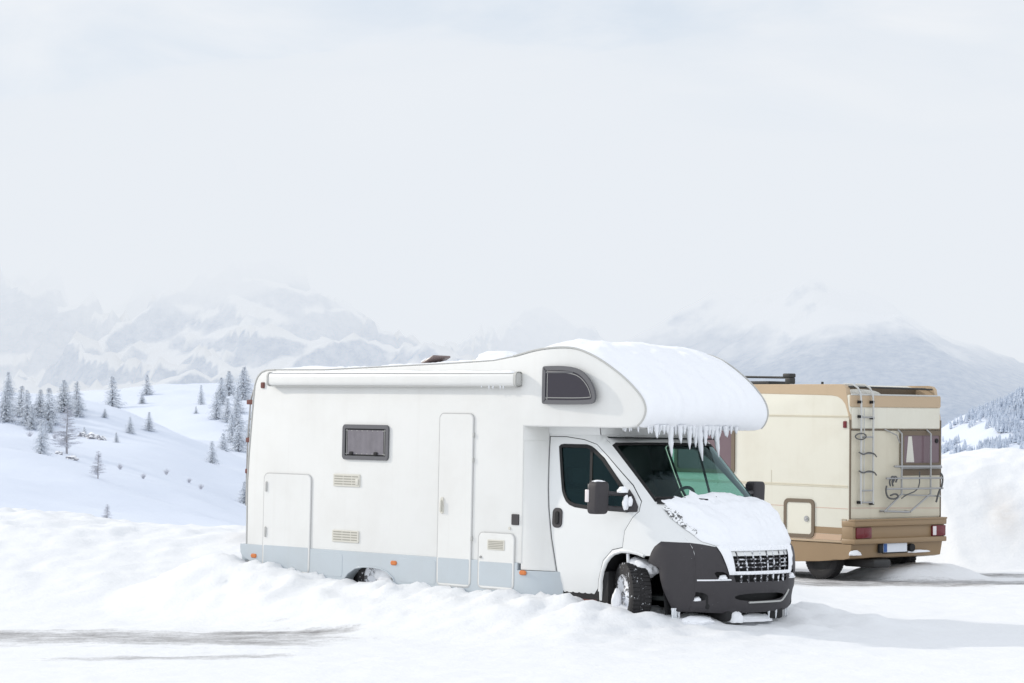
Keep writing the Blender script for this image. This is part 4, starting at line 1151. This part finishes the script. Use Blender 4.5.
MB().tube(sm3([(-.13, .31, 1.45), (-.13, .33, 1.36), (-.13, .28, 1.26), (-.13, .12, 1.24), (-.13, .02, 1.28), (-.13, .10, 1.33), (-.13, .22, 1.30)]), .014, n=6).build('strap', M['strap'], k)
MB().tube(sm3([(-.13, -.04, 1.25), (-.13, -.14, 1.30), (-.13, -.46, 1.38), (-.13, -.46, 1.66)]), .010, n=6).build('strap', M['strap'], k)
MB().tube(sm3([(-.13, -.86, 1.18), (-.13, -.93, 1.36), (-.13, -1.0, 1.42), (-.13, -1.02, 1.58), (-.13, -.96, 1.63)]), .016, n=6).build('strap', M['strap'], k)
rplate([(YR + .03, 1.088), (YL - .03, 1.122), (YL - .03, 1.112), (YR + .03, 1.078)], -.008, -.0125).build('pinstripe', M['pin'], V2, smooth=False)
# rear bumper, lamps, number plate
k = MB()
k.box(-.13, .14, YR - .01, YL + .025, .835, .925, .014); k.box(-.085, .14, YR + .0, YL + .015, .640, .84, .01); k.box(-.13, .14, YR - .01, YL + .025, .570, .648, .014)
k.box(-.14, .0, YR - .012, YL + .03, .918, .945, .006)
bp2 = k.build('rear_bumper', M['tan'], V2, angle=40)
val = [(-.06, .565), (.35, .565), (.35, .33), (.10, .335), (-.02, .36)]
k = MB(); N = len(val); P = densify([(YR + .02, 0), (YL + .02, 0)], .3, closed=False)
vs = [(x, y, z) for y, _ in P for x, z in val]; fs = [(i * N + j, i * N + (j + 1) % N, (i + 1) * N + (j + 1) % N, (i + 1) * N + j) for i in range(len(P) - 1) for j in range(N)] + [tuple(range(N)), tuple(range((len(P) - 1) * N, len(P) * N))[::-1]]
k.add(vs, fs); k.build('valance', M['tan'], V2, angle=30)
k = MB().plate([(.145, .945), (.14, .60), (.17, .60), (.05, .945)][::-1], YL - .02, YL + .012, .004); k.build('bumper_corner', M['tanl'], V2)
for a, c, wh in ((.625, .965, False), (-1.112, -.79, True)):
    lm = MB().box(-.118, -.08, a, c, .655, .822, .012).build('tail_lamp', M['red'], V2)
    if wh: MB().box(-.121, -.09, -.885, -.80, .668, .81, .008).build('reversing_lens', M['lens'], lm)
    else: MB().box(-.122, -.09, .66, .80, .67, .81, .006).build('lens_band', M['red'], lm)
rplate(rr(-.235, .415, .335, .575, .012, 3), -.06, -.085, .003).build('plate_holder', M['dark'], V2)
pl = rplate(rr(-.222, .432, .330, .566, .012, 3), -.083, -.090, .002).build('number_plate', M['plate'], V2)
rplate([(.245, .436), (.325, .436), (.325, .562), (.245, .562)], -.089, -.0915).build('plate_band', M['blue'], pl, smooth=False)
MB().box(-.10, -.055, .335, .43, .425, .56, .01).build('plate_lamp', M['dark'], V2)
MB().cyl((-.05, -.32, .49), (-.12, -.32, .49), .06, 16).build('tow_socket', M['dark'], V2)
k = MB().box(-.10, .55, .15, .55, .20, .33, .04); k.build('exhaust', M['steel'], V2)
k = MB(); lump(k, (-.08, -.20, .60), .05, .26, .035, 3.0); lump(k, (-.07, .96, .42), .03, .13, .06, 6.0); lump(k, (-.08, -.50, .42), .03, .25, .03, 8.0)
k.build('bumper_snow', M['snowv'], V2)
k = MB().box(.3, 5.0, YR + .25, YL - .25, .35, .62); k.build('chassis', M['dark'], V2, smooth=False)
# roof fittings
k = MB().box(1.93, 2.7, .25, .75, 2.985, 3.045, .015); k.tube([(1.62, .6, 3.10), (2.9, .6, 3.12)], .018, n=8)
k.box(1.54, 1.66, .55, .67, 3.0, 3.10, .015); k.box(1.54, 1.70, .54, .68, 3.10, 3.165, .015)
k.build('roof_rack', M['steel'], V2)
k = MB().cyl((.75, .8, 2.98), (.75, .8, 3.03), .02, 8); k.build('roof_cap', M['steel'], V2)
# nose of the camper (hidden from this side by the white motorhome)
CO = [(4.18, 1.95), (4.9, 1.93), (5.45, 1.30), (6.05, 1.12), (6.16, .95), (6.16, .45), (4.18, .40)]
k = MB(); loft_body(k, CO, .92, .06, y0=Y0); cb = k.build('cab', M['cream'], V2, angle=30)
f = MB(); A, B_ = Vector((5.37, 0, 1.42)), Vector((4.97, 0, 1.87)); n_ = Vector((.75, 0, .66)) * .012
f.add([A + n_ + Vector((0, Y0 - .8, 0)), A + n_ + Vector((0, Y0 + .8, 0)), B_ + n_ + Vector((0, Y0 + .72, 0)), B_ + n_ + Vector((0, Y0 - .72, 0))], [(0, 1, 2, 3)])
f.build('windscreen', M['pglass'], cb)
for s_ in (-1, 1):
    k = MB().plate([(4.35, 1.25), (5.25, 1.25), (4.9, 1.82), (4.35, 1.82)], Y0 + s_ * .915, Y0 + s_ * .925, .004); k.build('window', M['dblind'], cb)
    MB().box(6.12, 6.18, Y0 + s_ * .68 - .12, Y0 + s_ * .68 + .12, .78, .95, .03).build('headlight', M['lens'], cb)
    wheel(V2, (.69, Y0 + s_ * .84, .345), .33, .20, 0, False)
    wheel(V2, (4.95, Y0 + s_ * .84, .42), .33, .20, 0, False)
MB().box(6.10, 6.24, Y0 - .92, Y0 + .92, .42, .62, .03).build('front_bumper', M['tan'], V2)
# ------------------------------------------------------------------ trees, shrubs and rocks on the hillside
def zat(x, y): return float(hill_h(np.array([[x]]), np.array([[y]]))[0, 0])
def spruce_meshes(seed, rmax, sparse):
    g_ = random.Random(seed); k = MB(); tr = MB()
    H = 8.0
    pts = [(.10 * math.sin(i * .9 + seed) * i / 8, .10 * math.cos(i * .7) * i / 8, H * i / 8 - .3 * (i == 0)) for i in range(9)]
    tr.tube(pts, [.16 * (1 - i / 8.6) + .012 for i in range(9)], n=7)
    levels = 26
    for i in range(levels):
        f = .05 + .93 * (i / (levels - 1)) ** .95
        rad = rmax * (1 - f) ** .85 * g_.uniform(.78, 1.2) + .10
        nb = 11 if f < .6 else 8
        for j in range(nb):
            if g_.random() < sparse: continue
            a = 2 * PI * (j + g_.uniform(-.35, .35)) / nb + i * .7
            L = rad * g_.uniform(.6, 1.12); dr = L * g_.uniform(.22, .5); z0 = H * f
            n_ = max(3, int(L / .22))
            for q_ in range(n_):
                t_ = (q_ + 1) / n_
                cx, cy, cz = L * t_ * math.cos(a), L * t_ * math.sin(a), z0 - dr * t_ ** 1.5 + .12 * L * (t_ > .85)
                for m_ in range(3):
                    b0 = a + g_.uniform(-1.2, 1.2); ln = g_.uniform(.26, .52) * (1.15 - .4 * t_); wd = ln * .38
                    tip = (cx + ln * math.cos(b0), cy + ln * math.sin(b0), cz - ln * g_.uniform(-.1, .75))
                    px, py = -math.sin(b0) * wd, math.cos(b0) * wd
                    k.add([(cx - px * .6, cy - py * .6, cz + g_.uniform(-.05, .08)), (cx + px * .6, cy + py * .6, cz + g_.uniform(-.05, .08)), tip], [(0, 1, 2)])
    k.add([(-.06, 0, H * .95), (.06, 0, H * .95), (0, 0, H * 1.03)], [(0, 1, 2)])
    return k, tr
def larch_meshes(seed):
    g_ = random.Random(seed); k = MB(); tr = MB(); H = 8.0
    tr.tube([(0, 0, -.3), (.05, 0, H * .4), (-.04, .05, H * .75), (0, 0, H)], [.15, .10, .055, .015], n=7)
    for i in range(120):
        f = .12 + .86 * g_.random(); L = (1 - f) ** .7 * 2.3 * g_.uniform(.5, 1.1) + .15; a = g_.uniform(0, 2 * PI)
        p = []
        for q_ in range(5):
            t_ = q_ / 4; p.append((L * t_ * math.cos(a + .2 * t_), L * t_ * math.sin(a + .2 * t_), H * f + L * (-.12 * t_ + .22 * t_ * t_)))
        k.tube(p, [.022, .018, .014, .010, .006], n=3, cap=False)
        for q_ in range(int(24 * L / 1.5) + 6):
            t_ = g_.uniform(.15, 1); c = Vector(p[0]).lerp(Vector(p[-1]), t_); b0 = g_.uniform(0, 2 * PI); ln = g_.uniform(.18, .42)
            d_ = Vector((ln * math.cos(b0), ln * math.sin(b0), -ln * g_.uniform(0, .9)))
            s_ = d_.orthogonal().normalized() * .034
            k.add([c - s_, c + s_, c + d_], [(0, 1, 2)])
    return k, tr
def tree_proto(kind, seed):
    kb, tb = spruce_meshes(seed, (3.0, 2.7, 2.3)[seed % 3], (.10, .16, .22)[seed % 3]) if kind != 'larch' else larch_meshes(seed)
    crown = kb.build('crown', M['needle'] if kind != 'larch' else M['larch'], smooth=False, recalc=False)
    trunk = tb.build('trunk', M['bark'])
    return crown, trunk
PROTO = {('spruce', i): tree_proto('spruce', i) for i in range(3)}
PROTO.update({('larch', 0): tree_proto('larch', 0)})
used = set()
def plant(kind, v, x, y, h, label, group, rot, wide=1.0):
    mesh_kind = 'larch' if kind == 'larch' else 'spruce'
    crown, trunk = PROTO[(mesh_kind, v if mesh_kind == 'spruce' else 0)]
    h *= .86; wide *= 1.42
    root = empty(kind + ('_tree' if kind in ('spruce', 'larch') else ''), Matrix.Translation((x, y, zat(x, y))) @ Matrix.Rotation(rot, 4, 'Z') @ Matrix.Diagonal((h / 8.0 * wide, h / 8.0 * wide, h / 8.0, 1)))
    for p in (crown, trunk):
        if (mesh_kind, v, p.name) in used or (mesh_kind == 'larch' and ('larch', 0, p.name) in used): c = p.copy(); COL.objects.link(c)
        else: c = p; used.add((mesh_kind, v if mesh_kind == 'spruce' else 0, p.name))
        c.parent = root; c.matrix_parent_inverse = Matrix.Identity(4)
    tag(root, label, kind if kind == 'sapling' else 'tree', group)
TREES = [
('spruce', -105.3, 541.1, 7.4, 'frosted, haze-pale spruce cut off by the picture edge, lowest crown on the ridge at far left'),
('spruce', -111.3, 575.1, 6.0, 'pale spruce just behind the edge-cut spruce on the far left ridge'),
('spruce', -100.1, 537.7, 8.6, 'tall bushy spruce, left one of the tight clump on the ridge'),
('spruce', -99.0, 546.6, 6.6, 'shorter spruce squeezed in the middle of the tight ridge clump'),
('spruce', -95.9, 539.2, 9.0, 'tallest pale spruce, right one of the tight clump on the ridge'),
('spruce', -93.0, 556.4, 7.2, 'broad lone spruce on the ridge directly above the bare larch'),
('spruce', -94.3, 532.0, 3.3, 'small spruce at the foot of the ridge clump'),
('larch', -76.5, 447.9, 9.9, 'tall leafless larch with brownish twigs beside the snowy rocks'),
('spruce', -121.1, 788.8, 11.4, 'symmetrical cone-shaped spruce standing alone where ridge meets white slope'),
('spruce', -77.3, 427.9, 6.4, 'slim dark spruce to the left of the bare larch'),
('larch', -62.9, 396.2, 5.0, 'thin small leafless larch below the rock outcrop'),
('larch', -44.8, 288.7, 2.7, 'tiny leafless larch, closest to the snow bank'),
('spruce', -79.0, 538.8, 4.0, 'small spruce on the shaded slope, left of a near-equal pair'),
('spruce', -76.1, 546.3, 4.6, 'small spruce on the shaded slope, right of a near-equal pair'),
('spruce', -117.4, 837.2, 7.4, 'spruce on the skyline to the right of the cone-shaped spruce'),
('sapling', -114.7, 807.5, 3.9, 'low sapling under the skyline spruce'),
('spruce', -93.4, 782.1, 7.0, 'narrow lone spruce high on the sunny slope'),
('spruce', -59.5, 516.8, 5.2, 'dark lone spruce at the bottom of the sunny slope near the motorhome'),
('spruce', -89.6, 824.1, 9.2, 'topmost spruce of the grove beside the motorhome rear'),
('spruce', -83.4, 735.4, 9.0, 'leftmost broad spruce of the grove beside the motorhome rear'),
('spruce', -82.9, 801.7, 11.0, 'tallest spruce of the grove, close to the motorhome roof corner'),
('spruce', -75.3, 710.6, 8.8, 'middle spruce of the grove, below the broad leftmost one'),
('spruce', -65.6, 625.6, 8.9, 'lower spruce of the grove touching the motorhome edge'),
('spruce', -79.0, 750.5, 8.8, 'spruce in the heart of the grove, behind its middle tree'),
('spruce', -68.4, 685.0, 9.4, 'spruce of the grove half hidden behind the motorhome edge'),
('spruce', -46.8, 455.8, 4.6, 'small dark spruce low down against the motorhome rear wall'),
('sapling', -77.7, 511.6, 2.3, 'faint sapling on the shaded slope, below the small spruce pair'),
('sapling', -86.0, 550.2, 2.2, 'sapling right under the cone-shaped spruce'),
('sapling', -86.6, 527.5, 2.2, 'sapling just above the rock outcrop'),
('sapling', -91.5, 753.9, 2.4, 'little sapling in front of the narrow lone spruce'),
('spruce', -106.9, 552.0, 6.6, 'bushy spruce filling the gap between the edge-cut spruce and the ridge clump'),
('spruce', -103.0, 547.0, 7.4, 'spruce leaning against the left side of the ridge clump'),
('spruce', -98.3, 533.0, 5.6, 'low spruce in front of the middle of the ridge clump'),
('spruce', -95.0, 552.0, 8.0, 'hazy spruce between the ridge clump and the broad lone ridge spruce'),
('spruce', -91.2, 548.0, 5.2, 'small spruce on the right flank of the broad lone ridge spruce'),
('spruce', -84.2, 470.0, 4.2, 'young spruce between the slim dark spruce and the bare larch'),
('spruce', -86.2, 772.0, 9.4, 'spruce in the upper left of the grove beside the motorhome'),
('spruce', -79.5, 728.0, 7.8, 'spruce tucked under the left edge of the grove'),
('spruce', -71.8, 668.0, 8.6, 'spruce in the lower middle of the grove beside the motorhome'),
('spruce', -86.9, 845.0, 9.8, 'hazy spruce at the back of the grove against the mountain'),
('spruce', -66.3, 598.0, 6.4, 'lowest small spruce at the foot of the grove'),
('spruce', -113.4, 742.0, 6.2, 'spruce a little below and left of the skyline spruce'),
]
rt = random.Random(3)
for i, (kd, x, y, h_, lb) in enumerate(TREES):
    grp = {'spruce': 'spruces on the snowy hillside', 'larch': 'bare larches on the snowy hillside', 'sapling': 'saplings on the snowy hillside'}[kd]
    v = i % 3
    plant(kd, v, x, y, h_, lb, grp, rt.uniform(0, 6), 1.1 if kd == 'sapling' else rt.uniform(.88, 1.08) * (.72 if 'slim' in lb or 'narrow' in lb else 1))
def rock(x, y, sx_, sz_, label, seed):
    bm = bmesh.new(); bmesh.ops.create_icosphere(bm, subdivisions=4, radius=1)
    for v in bm.verts:
        n_ = 1 + .45 * fbm(v.co.x * 1.4 + seed, v.co.y * 1.4, v.co.z * 1.4, 4); v.co = Vector((v.co.x * sx_ * n_, v.co.y * sx_ * n_, v.co.z * sz_ * n_))
    o = MB().bm(bm).build('rock', M['rock'], angle=30); o.location = (x, y, zat(x, y) + sz_ * .2); tag(o, label, 'rock', 'rocks on the snowy hillside')
t = NT('snowy_rock'); g_ = t.n('ShaderNodeNewGeometry'); s_ = t.n('ShaderNodeSeparateXYZ'); t.l(g_.outputs['Normal'], s_.inputs[0])
mr_ = t.n('ShaderNodeMapRange'); mr_.inputs[1].default_value = .35; mr_.inputs[2].default_value = .55; t.l(t.math('ADD', s_.outputs[2], t.math('MULTIPLY', t.math('SUBTRACT', t.noise(1.5, 4), .5), .8)), mr_.inputs[0])
t.bsdf(t.mix(mr_.outputs[0], (.24, .24, .27), (.88, .89, .91)), .9); M['rock'] = t.m
rock(-84.6, 524.6, 1.3, .85, 'largest snow-capped boulder of the outcrop above the small larch', 1.0)
rock(-82.2, 522.0, .9, .6, 'smaller snow-capped rock to the right of the largest boulder', 3.0)
rock(-86.9, 527.0, .8, .7, 'smaller snow-capped rock to the left of the largest boulder', 5.0)
rock(-73.6, 436.0, 1.0, .45, 'flat dark rock at the foot of the tall larch', 7.0)
rock(-76.6, 440.2, .7, .4, 'low rock left of the tall larch trunk', 9.0)
def shrub(x, y, h_, label, seed):
    g_ = random.Random(seed); k = MB()
    for i in range(60):
        a = g_.uniform(0, 2 * PI); L = h_ * g_.uniform(.5, 1.1); sp = g_.uniform(.1, .8)
        p0 = Vector((g_.uniform(-.1, .1), g_.uniform(-.1, .1), -.1)); p1 = Vector((L * sp * math.cos(a), L * sp * math.sin(a), L * (1 - .4 * sp)))
        k.tube([p0, p0.lerp(p1, .5) + Vector((0, 0, .06)), p1], [.03, .022, .008], n=3, cap=False)
    o = k.build('shrub', M['larch'], smooth=False); o.location = (x, y, zat(x, y)); tag(o, label, 'shrub', 'twiggy shrubs on the snowy hillside')
for i, (x, y, h_, lb) in enumerate([(-65.8, 437.6, 1.1, 'twiggy shrub nearest the thin small larch'), (-59.5, 420.8, 1.0, 'lowest-lying twiggy shrub, second along the shadowed hollow'),
    (-59.7, 450.2, 1.1, 'twiggy shrub third along the shadowed hollow'), (-55.6, 449.0, .9, 'twiggy shrub fourth along the shadowed hollow'), (-53.0, 444.2, 1.0, 'last twiggy shrub of the hollow, toward the motorhome'),
    (-95.9, 518.1, 1.6, 'twiggy shrub below the edge of the ridge clump at left'), (-89.7, 511.2, 1.6, 'twiggy shrub just above the bare larch crown')]): shrub(x, y, h_, lb, i)
# distant wood on the right-hand hill: one mass
k = MB(); g_ = random.Random(21); n_ = 0
PX, PY = rng.uniform(190, 620, 42000), rng.uniform(1400, 1840, 42000)
PZ = fh(PX, PY); DN = vnoise(PX, PY, 55, 77, 3) + .8 * vnoise(PX, PY, 16, 78, 2)
for x, y, z, d_ in zip(PX, PY, PZ, DN):
    if d_ < .02 + g_.uniform(-.25, .12) or z < -22: continue
    h_ = g_.uniform(3.2, 6.4); r_ = h_ * g_.uniform(.16, .23); a0 = g_.random() * 6
    vs = []; 
    for zz_, rr_ in ((.08, 1), (.42, .62), (.40, .85), (.72, .36)):
        for q_ in range(5):
            a = a0 + q_ * 1.2566 + zz_; w_ = rr_ * r_ * g_.uniform(.7, 1.25); vs.append((x + w_ * math.cos(a), y + w_ * math.sin(a), z + h_ * zz_))
    vs.append((x, y, z + h_))
    fs = [(q_, (q_ + 1) % 5, 5 + (q_ + 1) % 5, 5 + q_) for q_ in range(5)] + [(10 + q_, 10 + (q_ + 1) % 5, 15 + (q_ + 1) % 5, 15 + q_) for q_ in range(5)] + [(15 + q_, 15 + (q_ + 1) % 5, 20) for q_ in range(5)]
    k.add(vs, fs); n_ += 1
o = k.build('forest', M['wood'], smooth=False, recalc=False); tag(o, 'frosted, haze-pale conifer forest covering the far right hill', 'forest', kind='stuff')
# ------------------------------------------------------------------ haze in the far valley and the cloud lying on the peaks
def haze_mat(name, sigma, col):
    t = NT(name)
    a = t.n('ShaderNodeVolumeAbsorption'); a.inputs['Color'].default_value = (0, 0, 0, 1); a.inputs['Density'].default_value = sigma
    e_ = t.n('ShaderNodeEmission'); e_.inputs[0].default_value = (*col, 1); e_.inputs[1].default_value = sigma
    ad = t.n('ShaderNodeAddShader'); t.l(a.outputs[0], ad.inputs[0]); t.l(e_.outputs[0], ad.inputs[1]); t.l(ad.outputs[0], t.out.inputs['Volume'])
    return t.m
hz = MB().box(-4000, 4000, 2080, 7000, -60, 270).build('haze', haze_mat('valley_haze', .00145, (.815, .857, .912)), smooth=False)
tag(hz, kind='structure')
bm = bmesh.new(); bmesh.ops.create_grid(bm, x_segments=90, y_segments=60, size=1)
top = []
for v in bm.verts:
    x, y = v.co.x * 3000, 3900 + v.co.y * 1700
    edge = max(abs(v.co.x), abs(v.co.y))
    v.co = (x, y, 185 + 125 * fbm(x / 420, y / 420, 3.3, 5) + 45 * fbm(x / 130, y / 130, 1.1, 4))
ret = bmesh.ops.extrude_face_region(bm, geom=bm.faces[:])
for v in [g_ for g_ in ret['geom'] if isinstance(g_, bmesh.types.BMVert)]: v.co.z = 345 + 85 * fbm(v.co.x / 500, v.co.y / 500, 9.3, 5)
cl = MB().bm(bm).build('cloud', haze_mat('peak_cloud', .0045, (.825, .864, .915)))
tag(cl, kind='structure')
# ------------------------------------------------------------------ render settings
sc.view_settings.view_transform = 'Standard'; sc.view_settings.look = 'None'; sc.view_settings.exposure = 0; sc.view_settings.gamma = 1
sc.cycles.max_bounces = 8; sc.cycles.transparent_max_bounces = 16; sc.cycles.use_denoising = True
sc.cycles.volume_bounces = 0
